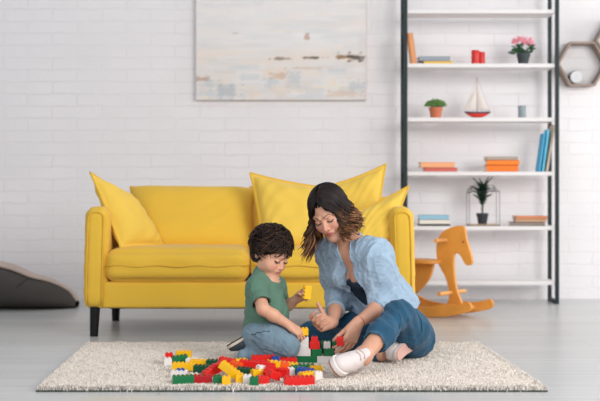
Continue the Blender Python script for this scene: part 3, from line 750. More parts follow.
# ------------------------------------------------------------------ rocking horse
def make_horse():
    th = math.radians(-40); hd = Vector((math.cos(th), math.sin(th), 0)); nn = Vector((-math.sin(th), math.cos(th), 0))
    O = P(455, 300, 6.75); O.z = 0
    r = thing('rocking_horse', 'varnished wooden rocking horse standing between the sofa and the shelving unit', 'rocking horse', O)
    wood = M('varnished_pine', (226, 156, 72), .45, var=.10, vs=9); wood2 = M('pale_dowel', (230, 168, 100), .5, var=.06, vs=12)
    def pt(px, py, t):
        o2 = O+nn*t; k = (px-300)/FOC
        s = (k*o2.y-o2.x)/(hd.x-k*hd.y); q = o2+hd*s; q.z = CH-(py-HZ)*q.y/FOC
        return q-O
    # head and neck board
    out = [(448, 228.6), (455, 226.2), (461.5, 226), (464.3, 229), (465.6, 238), (468.5, 248), (471.5, 259), (470.8, 264.2), (466.5, 265.4), (463.2, 261.5), (460.5, 256.5), (457, 253.2), (454, 254.2), (453, 260),
           (453.4, 270), (454.6, 281), (456.2, 290), (458.8, 297), (461, 303), (460, 307.5), (455, 309.5), (449.5, 308), (447.2, 303), (448.8, 297), (447.8, 287), (445, 277), (440.5, 269), (437, 260), (436, 250), (437, 241), (441, 233)]
    pts = spline([pt(x, y, -.012) for x, y in out], 4, closed=True)
    bm = bmesh.new(); prism(bm, pts, nn*.024, bevel=.003); obj('head_board', bm, wood, r)
    bm = bmesh.new(); e0 = pt(463.2, 242, -.014); cyl(bm, e0-nn*.0, e0+nn*.028, .0065, n=14); obj('eye', bm, M('horse_eye', (150, 84, 40), .4), r)
    # rockers
    R = .95; s0 = -.13
    for t in (-.12, .12):
        bm = bmesh.new(); top = []; bot = []
        for i in range(33):
            s = -.54+(.165+.54)*i/32; base = R-math.sqrt(R*R-(s-s0)**2)
            bot.append(hd*s+Vector((0, 0, base+.0015)))
            wd = .060+.014*math.exp(-((s+.02)/.06)**2)+.012*math.exp(-((s+.34)/.06)**2)
            top.append(hd*s+Vector((0, 0, base+wd)))
        e = (bot[-1]+top[-1])/2; end = [e+hd*.024*math.sin(a)+Vector((0, 0, -.026*math.cos(a))) for a in (math.pi*.2, math.pi*.4, math.pi*.6, math.pi*.8)]
        pts = [p+nn*(t-.011) for p in bot+end+top[::-1]]
        prism(bm, pts, nn*.022, bevel=.003); obj('rocker', bm, wood, r)
    # cross bars between rockers, foot rest, handle
    for s, z in ((.055, .050), (-.38, .075)):
        bm = bmesh.new(); cyl(bm, hd*s-nn*.125+Vector((0, 0, z)), hd*s+nn*.125+Vector((0, 0, z)), .0135, n=14); obj('cross_bar', bm, wood2, r, smooth=True, auto=40)
    f = pt(452, 292.5, 0); bm = bmesh.new(); cyl(bm, f-nn*.14, f+nn*.14, .0125, n=14); obj('foot_rest', bm, wood2, r, smooth=True, auto=40)
    f = pt(447, 240, 0); bm = bmesh.new(); cyl(bm, f-nn*.125, f+nn*.125, .0115, n=14); obj('handle', bm, wood2, r, smooth=True, auto=40)
    # support block under the neck, down to the rockers
    a = pt(453.5, 300, 0)
    bm = bmesh.new(); bx(bm, Vector((a.x, a.y, .062)), (.045, .24, .026), rot=Matrix.Rotation(th, 4, 'Z'), bevel=.004); obj('front_block', bm, wood, r)
    # seat and rear leg
    zs = CH-(262-HZ)*6.8/FOC
    sp = pt(440, 262, 0); s1 = sp.dot(hd)
    bm = bmesh.new(); pts = []
    for a_ in range(0, 360, 10):
        ca, sa = math.cos(math.radians(a_)), math.sin(math.radians(a_)); pts.append(hd*(s1-.14+.155*(abs(ca)**.6)*(1 if ca > 0 else -1))+nn*(.10*(abs(sa)**.7)*(1 if sa > 0 else -1))+Vector((0, 0, zs-.01)))
    prism(bm, pts, (0, 0, .02), bevel=.004); obj('seat', bm, wood, r)
    bm = bmesh.new(); arc = [hd*(s1-.12-.05*u)+Vector((0, 0, zs-.01-u*(zs-.07))) for u in (0, .25, .5, .75, 1)]
    arc = spline([hd*(s1-.04)+Vector((0, 0, zs-.01)), hd*(s1-.07)+Vector((0, 0, zs-.10)), hd*(s1-.16)+Vector((0, 0, zs-.19)), hd*(-.38)+Vector((0, 0, .07))], 6)
    arc2 = spline([hd*(-.42)+Vector((0, 0, .075)), hd*(s1-.24)+Vector((0, 0, zs-.13)), hd*(s1-.24)+Vector((0, 0, zs-.01))], 6)
    prism(bm, [p-nn*.011 for p in arc+arc2], nn*.022, bevel=.003); obj('leg_board', bm, wood, r)
    bm = bmesh.new(); p0 = hd*(s1-.27)+Vector((0, 0, zs+.01)); prism(bm, spline([p0-nn*.08, p0-nn*.07+Vector((0, 0, .10)), p0+nn*.07+Vector((0, 0, .10)), p0+nn*.08], 5), -hd*.018, bevel=.003); obj('back_rest', bm, wood, r)
make_horse()
# ================================================================== implicit-surface modelling
def nv(v):
    v = np.array(v, float); return v/np.linalg.norm(v)
def A3(v): return np.array(v, float)
class Field:
    def __init__(s, lo, hi, h):
        s.lo = A3(lo); s.h = h; s.n = np.ceil((A3(hi)-s.lo)/h).astype(int)+1
        s.F = np.full(tuple(s.n), 1.0, dtype=np.float32)
        s.ax = [(s.lo[i]+h*np.arange(s.n[i])).astype(np.float32) for i in range(3)]
    def sub(s, lo, hi):
        i0 = np.clip(np.floor((A3(lo)-s.lo)/s.h).astype(int), 0, s.n); i1 = np.clip(np.ceil((A3(hi)-s.lo)/s.h).astype(int)+1, 0, s.n)
        if np.any(i1 <= i0): return None, None
        sl = tuple(slice(a, b) for a, b in zip(i0, i1))
        X = s.ax[0][sl[0]][:, None, None]; Y = s.ax[1][sl[1]][None, :, None]; Z = s.ax[2][sl[2]][None, None, :]
        return sl, (X, Y, Z)
    def comb(s, sl, d, k, sub=False):
        F = s.F[sl]
        if sub:
            b = -d; h = np.maximum(k-np.abs(F-b), 0)/max(k, 1e-9); s.F[sl] = np.maximum(F, b)+h*h*k*.25
        else:
            h = np.maximum(k-np.abs(F-d), 0)/max(k, 1e-9); s.F[sl] = np.minimum(F, d)-h*h*k*.25
    def cap(s, a, b, ra, rb=None, k=.01, flat=None, fs=1.0, sub=False):
        a = A3(a); b = A3(b); rb = ra if rb is None else rb; m = max(ra, rb)+k+3*s.h
        sl, g = s.sub(np.minimum(a, b)-m, np.maximum(a, b)+m)
        if sl is None: return
        X, Y, Z = g; ab = b-a; L2 = float(ab@ab)+1e-12
        t = np.clip(((X-a[0])*ab[0]+(Y-a[1])*ab[1]+(Z-a[2])*ab[2])/L2, 0, 1)
        dx = X-(a[0]+t*ab[0]); dy = Y-(a[1]+t*ab[1]); dz = Z-(a[2]+t*ab[2])
        q = dx*dx+dy*dy+dz*dz
        if flat is not None:
            f = nv(flat); c = dx*f[0]+dy*f[1]+dz*f[2]; q = q+(fs*fs-1)*c*c
        s.comb(sl, (np.sqrt(np.maximum(q, 0))-(ra+t*(rb-ra))).astype(np.float32), k, sub)
    def ell(s, c, r, R=None, k=.01, sub=False):
        c = A3(c); r = A3(r); m = r.max()+k+3*s.h; sl, g = s.sub(c-m, c+m)
        if sl is None: return
        X, Y, Z = g; X = X-c[0]; Y = Y-c[1]; Z = Z-c[2]
        if R is None: R = np.eye(3)
        u = [X*R[0, i]+Y*R[1, i]+Z*R[2, i] for i in range(3)]
        k0 = np.sqrt((u[0]/r[0])**2+(u[1]/r[1])**2+(u[2]/r[2])**2); k1 = np.sqrt((u[0]/r[0]**2)**2+(u[1]/r[1]**2)**2+(u[2]/r[2]**2)**2)
        s.comb(sl, (k0*(k0-1)/np.maximum(k1, 1e-6)).astype(np.float32), k, sub)
    def plane(s, p, n, k=.004):
        """cut away everything on the side the normal points to"""
        n = nv(n); X, Y, Z = s.ax[0][:, None, None], s.ax[1][None, :, None], s.ax[2][None, None, :]
        d = (X-p[0])*n[0]+(Y-p[1])*n[1]+(Z-p[2])*n[2]
        s.F = np.maximum(s.F, d.astype(np.float32))
    def chain(s, pts, rs, k=.01, **kw):
        for i in range(len(pts)-1): s.cap(pts[i], pts[i+1], rs[i], rs[i+1], k, **kw)
    def mesh(s):
        F = s.F; n = F.shape; S = F < 0
        cnt = np.zeros(tuple(x-1 for x in n), dtype=np.int8)
        for a in (0, 1):
            for b in (0, 1):
                for c in (0, 1): cnt += S[a:n[0]-1+a, b:n[1]-1+b, c:n[2]-1+c]
        act = (cnt > 0) & (cnt < 8); ci = np.argwhere(act)
        idx = np.full(act.shape, -1, dtype=np.int32); idx[act] = np.arange(len(ci))
        acc = np.zeros((len(ci), 3)); num = np.zeros(len(ci))
        corners = [(a, b, c) for a in (0, 1) for b in (0, 1) for c in (0, 1)]
        val = {c: F[ci[:, 0]+c[0], ci[:, 1]+c[1], ci[:, 2]+c[2]] for c in corners}
        for c0 in corners:
            for ax in range(3):
                if c0[ax]: continue
                c1 = list(c0); c1[ax] = 1; c1 = tuple(c1); v0, v1 = val[c0], val[c1]; m = (v0 < 0) != (v1 < 0)
                t = v0[m]/(v0[m]-v1[m]); p = np.tile(A3(c0), (m.sum(), 1)); p[:, ax] += t
                acc[m] += p; num[m] += 1
        V = s.lo+(ci+acc/num[:, None])*s.h
        Q = []
        for ax in range(3):
            o1, o2 = [(1, 2), (2, 0), (0, 1)][ax]
            sl0 = [slice(1, n[i]-1) for i in range(3)]; sl1 = list(sl0); sl0[ax] = slice(0, n[ax]-1); sl1[ax] = slice(1, n[ax])
            a, b = S[tuple(sl0)], S[tuple(sl1)]; e = np.argwhere(a != b); fl = a[a != b]
            off = np.ones(3, int); off[ax] = 0; e = e+off
            def cell(d1, d2):
                q = e.copy(); q[:, o1] -= d1; q[:, o2] -= d2
                return idx[q[:, 0], q[:, 1], q[:, 2]]
            q = np.stack([cell(1, 1), cell(0, 1), cell(0, 0), cell(1, 0)], 1)
            q[~fl] = q[~fl][:, ::-1]; Q.append(q)
        return V, np.concatenate(Q)
class Fr:
    """local frame: origin, axes x y z as columns"""
    def __init__(s, o, x, y, z, sc=1.0): s.o = A3(o); s.R = np.stack([nv(x), nv(y), nv(z)], 1); s.s = sc
    def __call__(s, x, y, z): return s.o+s.R@(A3((x, y, z))*s.s)
    def inv(s, V): return ((V-s.o)@s.R)/s.s
def look_frame(o, fwd, roll_up, sc=1.0):
    y = nv(fwd); z = A3(roll_up); z = nv(z-y*(z@y)); x = np.cross(y, z)     # x = right hand side seen along y
    return Fr(o, x, y, z, sc)                                             # +x is the person's right
def smoothstep(a, b, x):
    t = np.clip((x-a)/(b-a), 0, 1); return t*t*(3-2*t)
def folds(V, seed, freq=30, warp=1.0):
    """crease-like noise in [-1,1]"""
    r = np.random.default_rng(seed); out = np.zeros(len(V))
    W = np.stack([np.sin(V@(r.normal(0, 1, 3)*freq*.45)+r.random()*6)*warp for _ in range(3)], 1)/freq
    for i in range(4):
        k = r.normal(0, 1, 3); k *= freq*(.7+.5*i)/np.linalg.norm(k)
        s = np.sin((V+W*1.6)@k+r.random()*6); out += (1-2*np.abs(s)**.7)/(1+i*.7)
    return out/2.2
def vnormals(V, Q):
    n = np.zeros_like(V); a = V[Q[:, 2]]-V[Q[:, 0]]; b = V[Q[:, 3]]-V[Q[:, 1]]; fn = np.cross(a, b)
    for i in range(4): np.add.at(n, Q[:, i], fn)
    return n/np.maximum(np.linalg.norm(n, axis=1), 1e-12)[:, None]
def displace(V, Q, amt):
    return V+vnormals(V, Q)*amt[:, None]
def seg_d(V, a, b):
    a = A3(a); b = A3(b); ab = b-a; t = np.clip((V-a)@ab/(ab@ab), 0, 1); return np.linalg.norm(V-a-t[:, None]*ab, axis=1), t

def head(F, f, child=False):
    """head in frame f: x = person's right, y = forward, z = up; origin between the eyes' level inside the skull"""
    s = f.s; R = f.R
    E = lambda c, r, k=.01, sub=False: F.ell(f(*c), A3(r)*s, R, k*s, sub)
    C = lambda a, b, ra, rb, k=.01, sub=False, **kw: F.cap(f(*a), f(*b), ra*s, rb*s, k*s, sub=sub, **kw)
    if child:
        E((0, -.012, .036), (.080, .098, .088)); E((0, .030, -.030), (.062, .060, .066), .03)
        for x in (-1, 1): E((x*.034, .052, -.040), (.030, .030, .030), .025)      # full cheeks
        E((0, .062, -.086), (.022, .020, .018), .03)
        C((.035, .01, -.065), (0, .052, -.088), .022, .018, .03); C((-.035, .01, -.065), (0, .052, -.088), .022, .018, .03)
    else:
        E((0, -.012, .036), (.074, .094, .086)); E((0, .034, -.028), (.058, .056, .070), .03)
        for x in (-1, 1):
            E((x*.036, .058, -.030), (.023, .024, .024), .025)
            C((x*.052, .0, -.050), (x*.012, .064, -.097), .016, .014, .03)
        E((0, .070, -.097), (.018, .016, .014), .02)
    nl = .75 if child else 1.0
    for x in (-1, 1):
        E((x*.031, .100, .000), (.015, .015, .010), .022, True)                   # eye sockets
        E((x*.031, .0745 if not child else .0765, -.001), (.0150, .0135, .0115), .006)                  # closed eyelids
        C((x*.014, .088, .019), (x*.044, .074, .022), .0055, .0045, .014)           # brow
    C((0, .083, .006), (0, .083+.021*nl, -.030), .0065, .0085, .012)              # nose
    E((0, .083+.020*nl, -.034), (.0088, .009, .0078), .006)
    for x in (-1, 1):
        E((x*.0105, .083+.009*nl, -.036), (.0062, .0085, .0058), .005)
    zl = -.060 if not child else -.056; yl = .0865 if not child else .0855
    E((0, yl-.002, zl), (.024, .012, .014), .014)
    E((0, yl+.006, zl+.0035), (.0185, .0075, .0042), .004); E((0, yl+.005, zl-.0055), (.016, .0075, .0052), .004)
    C((-.019, yl+.004, zl-.0008), (.019, yl+.004, zl-.0008), .0012, .0012, .002, True)
    for x in (-1, 1):                                                              # ears
        E((x*(.078 if child else .073), -.012, -.006), (.0085, .019, .030), .008); E((x*(.085 if child else .080), -.006, -.004), (.006, .011, .019), .004, True)
def paint_head(V, c, f, child=False, lip=(176, 88, 84)):
    L = f.inv(V); s = 1.0
    near = np.linalg.norm(L-A3((0, .02, 0)), axis=1) < .17
    zl = -.060 if not child else -.056
    def mix(m, col, k):
        m = (np.clip(m, 0, 1)*near*k)[:, None]; c[:] = c*(1-m)+np.array(lin(col)[:3])*m
    front = smoothstep(.03, .06, L[:, 1])
    for x in (-1, 1): mix(np.exp(-((L[:, 0]-x*.038)/.018)**2-((L[:, 2]+.034)/.016)**2)*front, (214, 128, 112), .5)
    mix(np.exp(-(L[:, 0]/.012)**2-((L[:, 2]+.034)/.012)**2)*smoothstep(.09, .10, L[:, 1]), (214, 130, 116), .35)
    m = (1-smoothstep(.8, 1.15, np.sqrt((L[:, 0]/.021)**2+((L[:, 2]-zl+.001)/.0095)**2)))*smoothstep(.078, .084, L[:, 1]); mix(m, lip, .85)
    m = np.exp(-((L[:, 2]-zl+.001+.0)/.0016)**2)*(np.abs(L[:, 0]) < .019)*smoothstep(.078, .084, L[:, 1]); mix(m, (110, 46, 46), .7)
    for x in (-1, 1): mix(np.exp(-((L[:, 0]-x*.031)/.016)**2-((L[:, 2]-.004)/.010)**2)*front, (176, 118, 104), .30)
def face_hair(body, f, parent, org, brow_col, thick=1.0, child=False):
    """eyebrows and lashes laid on the face surface, looked up with rays"""
    me = body.data; bm = bmesh.new(); bm.from_mesh(me); tree = BVHTree.FromBMesh(bm); bm.free()
    org = A3(org)
    def surf(x, z, out=.0005):
        a = f(x, .16, z)-org; d = -f.R[:, 1]; h = tree.ray_cast(Vector(a), Vector(d), .3)
        return (h[0]-Vector(d)*out) if h[0] is not None else None
    mh = M('brow_hair', brow_col, .7); ml = M('lash_hair', (28, 20, 18), .6)
    for sx_ in (-1, 1):
        b = bmesh.new(); pts = []; rs = []
        for i in range(10):
            t = i/9; x = sx_*(.013+.037*t); z = .0205+.0065*math.sin(min(1, t*1.25)*math.pi*.62)-.006*max(0, t-.6)/.4
            p = surf(x, z)
            if p is not None: pts.append(p); rs.append((.0021*(1-.65*t**2)+.0003)*thick*f.s)
        if len(pts) > 2: tube(b, pts, .002, 6, rads=rs)
        o = obj('eyebrow', b, mh, parent, smooth=True)
        b = bmesh.new(); pts = []; rs = []
        for i in range(11):
            t = i/10*2-1; x = sx_*.031+t*.0145; z = -.0085+.0055*t*t+(.0015 if sx_*t > 0 else 0)*abs(t)
            p = surf(x, z, .0008)
            if p is not None: pts.append(p); rs.append((.0015+.0004*t*sx_)*f.s*(1.6 if child else 1.1))
        if len(pts) > 2: tube(b, pts, .0013, 6, rads=rs)
        for i in range(9):
            t = i/8*2-1; x = sx_*.031+t*.0145; p = surf(x, -.0085+.0055*t*t, .0005)
            if p is not None:
                q = p+Vector(f.R@A3((sx_*.0015+t*.001, .0058, -.0045)))*f.s; tube(b, [p, q], .0006*f.s, 4, rads=[.0007*f.s, .0003*f.s])
        obj('eyelashes', b, ml, parent, smooth=True)
def hand(F, wrist, d, n, side, s=1.0, curls=((20, 30, 20),)*4, spread=(4, 1, -2, -6), thumb=(.6, .75, .25), tcurl=(10, 25), rw=.021, tl=1.0):
    """d: wrist to knuckles, n: palm normal, side: +1 right hand, -1 left; curls: degrees per joint for index..little"""
    w = A3(wrist); d = nv(d); n = A3(n); n = nv(n-d*(n@d)); t = side*np.cross(d, n)
    mc = [(.086, .029), (.088, .010), (.083, -.009), (.076, -.027)]
    L = [(.040, .024, .019), (.044, .027, .020), (.040, .025, .019), (.031, .018, .017)]; R0 = [.0092, .0094, .0090, .0080]
    for (a, b), r in zip(mc, R0):
        F.cap(w+t*b*.55*s+d*.008*s, w+d*a*s+t*b*s, .0140*s, (r+.0028)*s, .016*s, flat=n, fs=1.12)
    F.cap(w-d*.01*s, w+d*.03*s, rw*s, .022*s, .014*s, flat=n, fs=1.35)
    F.cap(w+t*.018*s+d*.02*s+n*.006*s, w+t*.030*s+d*.048*s+n*.008*s, .0155*s, .0130*s, .012*s)      # ball of the thumb
    F.cap(w-t*.020*s+d*.02*s+n*.006*s, w-t*.022*s+d*.05*s+n*.004*s, .0120*s, .0110*s, .012*s)
    tips = []
    for i, ((a, b), segs, r0) in enumerate(zip(mc, L, R0)):
        p = w+d*a*s+t*b*s; sp = math.radians(spread[i]); dd = nv(d*math.cos(sp)+t*math.sin(sp)); ang = 0; c = curls[i if i < len(curls) else -1]
        for j, l in enumerate(segs):
            ang += math.radians(c[j]); q = p+(dd*math.cos(ang)+n*math.sin(ang))*l*s
            F.cap(p, q, (r0-.0010*j)*s, (r0-.0010*(j+1))*s, .0035*s if j == 0 else .002*s); p = q
        tips.append(p)
    p = w+d*.030*s+t*.026*s+n*.008*s; u = nv(d*thumb[0]+t*thumb[1]+n*thumb[2])
    tgt = nv(d*.8+n*.5-t*.2); ang = 0
    for j, l in enumerate((.038, .031, .025)):
        if j: u = nv(u*math.cos(math.radians(tcurl[j-1]))+tgt*math.sin(math.radians(tcurl[j-1])))
        q = p+u*l*s*tl; F.cap(p, q, (.0125, .0106, .0098)[j]*s, (.0108, .0098, .0080)[j]*s, .008*s if j == 0 else .003*s); p = q
    return tips, p

def strands(name, P_, R_, C_, mat, parent, org, sides=5):
    """P_: (S,N,3) paths, R_: (S,N) radii, C_: (S,N,3) colours -> one mesh of tapered locks"""
    S, N, _ = P_.shape; T = np.gradient(P_, axis=1); T /= np.maximum(np.linalg.norm(T, axis=2), 1e-9)[..., None]
    ref = A3((.31, .17, .93))[None, None]+np.zeros_like(T); x = np.cross(T, ref); x /= np.maximum(np.linalg.norm(x, axis=2), 1e-9)[..., None]; y = np.cross(T, x)
    a = np.arange(sides)*2*np.pi/sides
    V = P_[:, :, None]+(x[:, :, None]*np.cos(a)[None, None, :, None]+y[:, :, None]*np.sin(a)[None, None, :, None])*R_[:, :, None, None]
    base = (np.arange(S)*N*sides)[:, None, None]; i = np.arange(N-1)[None, :, None]*sides; k = np.arange(sides)[None, None]; k2 = (k+1) % sides
    Q = np.stack(np.broadcast_arrays(base+i+k, base+i+k2, base+i+sides+k2, base+i+sides+k), -1).reshape(-1, 4)
    col = np.repeat(C_[:, :, None], sides, 2).reshape(-1, 3)
    return npmesh(name, V.reshape(-1, 3)-A3(org), Q, mat, parent, col=col)

M_SKIN = M('skin', None, .5, attr='Col', sss=.08, var=.03, vs=40, spec=.4)
M_HAIR = M('hair', None, .5, attr='Col', spec=.22)
M_DENIM = M('blue_denim', (24, 78, 108), .85, bump=.25, bs=500, var=.14, vs=16, sheen=.1)
M_DENIM_L = M('washed_denim', (116, 140, 156), .85, bump=.25, bs=500, var=.16, vs=18, sheen=.1)
def N3(v): return A3(v)

# ------------------------------------------------------------------ shoes
def shoe(parent, org, ankle, toe_dir, up, L, upper_col, sole_col, out_col, lace_col, h=.0022, wide=1.0, high=0.0, lining=None):
    """ankle: point above the heel; toe_dir: heel-to-toe; up: away from the sole; L: sole length"""
    y = nv(toe_dir); z = A3(up); z = nv(z-y*(z@y)); x = np.cross(y, z); s = L/.25
    f = Fr(ankle, x, y, z, s)
    # local: y from -.075 (heel) to .175 (toe), sole bottom at z=-.085
    def outline(V, grow=0):
        d1, t1 = seg_d(V*A3((1, 1, 0)), (0, -.038, 0), (.004, .125, 0))
        r = .033+(.043-.033)*smoothstep(.35, 1, t1)-.0
        return d1-(r*wide+grow)
    F = Field((-.07, -.10, -.10), (.07, .20, .06), h/s)
    F.cap((0, -.035, -.045), (0, -.01, -.010), .034*wide, .034, .02)
    F.cap((0, -.02, -.035), (.0, .06, -.040), .036*wide, .038*wide, .03); F.cap((0, .03, -.010), (0, .105, -.046), .030, .034*wide, .03)
    F.cap((.002, .08, -.052), (.004, .128, -.055), .040*wide, .038*wide, .02, flat=(0, 0, 1), fs=1.35)
    F.cap((0, -.03, -.050), (0, -.036, .002), .034, .036, .02)
    F.plane((0, 0, -.064), (0, 0, -1)); F.plane((0, -.01, .006+high), (0, -.35, 1))
    F.cap((0, .055, -.004), (0, .030, .018+high), .026, .022, .014, flat=(0, .7, .7), fs=2.2)
    F.cap((0, -.022, .04), (0, -.026, -.02), .031, .027, .004, sub=True)
    V, Q = F.mesh(); W = f.o+(V*s)@f.R.T
    o = npmesh('shoe', W-org, Q, M('shoe_upper', upper_col, .6, bump=.08, bs=200, var=.03), parent)
    def slab(z0, z1, grow, name, col, toe_lift=0):
        F = Field((-.07, -.10, -.105), (.07, .20, -.04), h/s*1.0)
        X, Y, Z = F.ax[0][:, None, None], F.ax[1][None, :, None], F.ax[2][None, None, :]
        t = np.clip((Y+.038)/.163, 0, 1); dd = np.sqrt((X-.004*t)**2+(Y-(-.038+.163*t))**2); tt = np.clip((t-.35)/.65, 0, 1); r = (.033+.011*tt*tt*(3-2*tt))*wide+grow
        lift = toe_lift*np.clip((Y-.10)/.07, 0, 1)**2
        q1 = dd-r; q2 = np.abs(Z-lift-(z0+z1)/2)-(z1-z0)/2; q = np.minimum(np.maximum(q1, q2), 0)+np.sqrt(np.maximum(q1, 0)**2+np.maximum(q2, 0)**2)-.002
        F.F[:] = q+0*X
        V, Q = F.mesh(); npmesh(name, f.o+(V*s)@f.R.T-org, Q, M('shoe_'+name, col, .6, bump=.1, bs=300), o)
    slab(-.079, -.061, .0015, 'sole', sole_col); slab(-.0865, -.0805, -.0005, 'outsole', out_col)
    bm = bmesh.new()
    for i in range(5):
        yy = .028+.017*i; zz = .026-.0085*i-.0035*i*i*.3
        pts = [Vector(f(xx, yy+.004*abs(xx)/.02, zz-(xx/.03)**2*.014+.009)-org) for xx in (-.022, -.012, 0, .012, .022)]
        tube(bm, pts, .0028*s, 6)
    obj('laces', bm, M('laces', lace_col, .8), o, smooth=True)
    return o, f

def spl2(pts, n): return [(p.x, p.y) for p in spline([(a, b, 0) for a, b in pts], n)]
# ================================================================== woman
def make_woman():
    org = A3((.45, 5.03, 0)); G = lambda x, y, Y: A3(P(x, y, Y))
    w = thing('person', 'woman with wavy dark hair in open light blue shirt and jeans sitting on the rug', 'person', Vector(org))
    hipL, hipR = G(408, 334, 5.02), G(389, 330, 5.22); pel = G(399, 331, 5.13)
    kneeL, ankL = G(399, 314, 4.76), G(363, 356, 4.52)
    kneeR, ankR = G(314, 336, 5.08), G(382, 353, 4.85)
    sp1, sp2, neck = G(388, 304, 5.12), G(366, 272, 5.08), G(351, 245, 5.03)
    shL, shR = G(376, 254, 4.94), G(330, 252, 5.12)
    elL, wrL = G(386, 303, 4.96), G(357.5, 323, 4.80)
    elR, wrR = G(338, 300, 5.16), G(332, 322.5, 4.93)
    tF = nv(np.cross(shL-shR, neck-sp1)); tF = tF if tF[1] < 0 else -tF          # chest faces the camera side
    f = look_frame(G(329.5, 212.5, 4.95), (-.31, -.80, -.45), (-.42, -.30, .86), .95)
    # ---- body
    lo = (kneeR[0]-.10, ankL[1]-.27, 0); hi = (pel[0]+.20, hipR[1]+.20, .90)
    B = Field((-.02, 4.24, -.0), (.66, 5.42, .86), .0027)
    head(B, f)
    B.chain([f(0, -.035, -.035), f(0, -.035, -.09), neck+A3((0, .01, -.005))], [.052, .047, .055], .03)
    def torso(F, g=0, k=.05, shirt=False):
        F.cap(sp1, sp2, .105+g, .110+g, k, flat=tF, fs=1.25); F.cap(pel, sp1, .122+g, .104+g, k, flat=tF, fs=1.12)
        F.cap(sp2, neck-A3((0, 0, .03)), .112+g, .070+g, k, flat=tF, fs=1.3)
        F.cap(shR, shL, .052+g, .052+g, k); 
        m = (sp2+sp2+neck)/3; L = nv(shL-shR)
        F.ell(m+L*.055+tF*.070-A3((0, 0, .015)), A3((.052, .052, .052))+g, k=.03); F.ell(m-L*.055+tF*.070-A3((0, 0, .015)), A3((.052, .052, .052))+g, k=.03)
        F.cap(neck-A3((0, 0, .01)), shL, .042+g, .045+g, k*.6); F.cap(neck-A3((0, 0, .01)), shR, .042+g, .045+g, k*.6)
    torso(B)
    B.chain([shL, (shL+elL)/2, elL, elL*.6+wrL*.4, wrL], [.046, .042, .036, .035, .0225], .015)
    B.chain([shR, (shR+elR)/2, elR, elR*.6+wrR*.4, wrR], [.046, .042, .036, .035, .0225], .015)
    B.chain([hipL, kneeL, kneeL*.6+ankL*.4, ankL], [.070, .040, .042, .031], .02); B.chain([hipR, kneeR, kneeR*.6+ankR*.4, ankR], [.078, .050, .048, .031], .02)
    # left foot inside the shoe
    tL = nv(G(338, 369, 4.34)-G(363, 365, 4.55)); uL = nv(A3((.72, -.38, .58)))
    tR = nv(A3((.50, .78, .26))); uR = nv(A3((-.55, .75, .12)))
    B.cap(ankL, ankL+tL*.10-uL*.045, .032, .026, .02); B.cap(ankL, ankL-tL*.035-uL*.04, .031, .026, .02)
    B.cap(ankR, ankR+tR*.02-uR*.02, .030, .026, .02)
    # hands
    red_pt = G(343, 341, 4.76)
    tipsL, thL = hand(B, wrL, G(350.0, 341, 4.775)-wrL, A3((-.62, .70, -.25)), -1, .93, curls=((22, 34, 22), (20, 30, 22), (20, 28, 22), (24, 28, 22)), spread=(5, 2, -1, -4), thumb=(.95, .30, .45), tcurl=(4, 8))
    dR = G(309, 327, 4.86)-wrR
    hand(B, wrR, dR, A3((.02, -.80, .60)), 1, .93, curls=((40, 50, 30), (50, 58, 38), (58, 60, 40), (62, 60, 42)), spread=(7, 2, -2, -6), thumb=(.20, .9, .45), tcurl=(10, 14), tl=.80)
    B.plane(A3((0, 0, .022)), (0, 0, -1))
    V, Q = B.mesh(); del B
    c = np.tile(np.array(lin((212, 158, 132))[:3]), (len(V), 1))
    paint_head(V, c, f, lip=(178, 84, 84))
    body = npmesh('body', V-org, Q, M_SKIN, w, col=c)
    face_hair(body, f, w, org, (62, 42, 34), .72)
    # ---- camisole
    K = Field((-.02, 4.80, .10), (.62, 5.36, .62), .005)
    torso(K, .006)
    K.plane(sp2*.45+neck*.55-A3((0, 0, .020)), nv(neck-sp1)*1.0+tF*.25); K.plane(sp1, -nv(neck-sp1))
    V, Q = K.mesh(); npmesh('camisole', V-org, Q, M('navy_knit', (36, 58, 78), .85, bump=.2, bs=300), w)
    # ---- shirt
    S = Field((-.02, 4.68, .04), (.70, 5.46, .64), .0036)
    g = .017; torso(S, g, .05)
    ax = nv(neck-sp1); L = nv(shL-shR)
    low = G(396, 312, 5.08)
    S.cap(sp1, low, .122, .118, .05, flat=tF, fs=1.1)                                    # loose tail at the back
    S.cap(sp1-L*.06+tF*.0, sp1-L*.11+tF*.02-A3((.07, 0, .11)), .075, .050, .04)            # front panel falling on her right side
    S.cap(sp1+L*.05+tF*.03, sp1+L*.06+tF*.03-A3((.03, 0, .07)), .06, .05, .04)
    S.cap(sp2+L*.04, shL-A3((0, 0, .035)), .105, .066, .06); S.cap(neck-A3((0, 0, .015)), shL-A3((0, 0, .012)), .060, .056, .05)
    S.chain([shL+A3((.0, 0, -.006)), (shL+elL)/2, elL, elL*.74+wrL*.26], [.052, .058, .055, .050], .06)
    S.chain([shR, (shR+elR)/2, elR, elR*.62+wrR*.38], [.058, .058, .055, .048], .04)
    # neckline and open front
    S.cap(neck+A3((0, -.02, .06)), neck+A3((0, .01, -.01)), .062, .050, .008, sub=True)
    cl0 = neck+tF*.07; 
    OP = [(337, 243, .034), (340, 256, .029), (343.5, 268, .028), (346.5, 280, .034), (348.5, 292, .050), (349, 305, .062), (345, 318, .075)]
    pts = [neck+tF*.05+A3((0, 0, .02)), neck*.72+sp2*.28+tF*.12, neck*.25+sp2*.75+tF*.15, sp2*.6+sp1*.4+tF*.16, sp1+tF*.17-A3((.02, 0, .02)), sp1+tF*.18-A3((.05, 0, .16))]
    for (x0, y0, r0), (x1, y1, r1) in zip(OP, OP[1:]):
        for q in (0, .25, .5, .75):
            p = G(x0*(1-q)+x1*q, y0*(1-q)+y1*q, 4.94); rr = r0*(1-q)+r1*q
            S.cap(p+tF*.20, p-tF*(.045 if y0 < 275 else .12), rr, rr*.8, .004, sub=True)
    S.plane(low-A3((-.01, 0, .02)), A3((.60, .1, -1)))
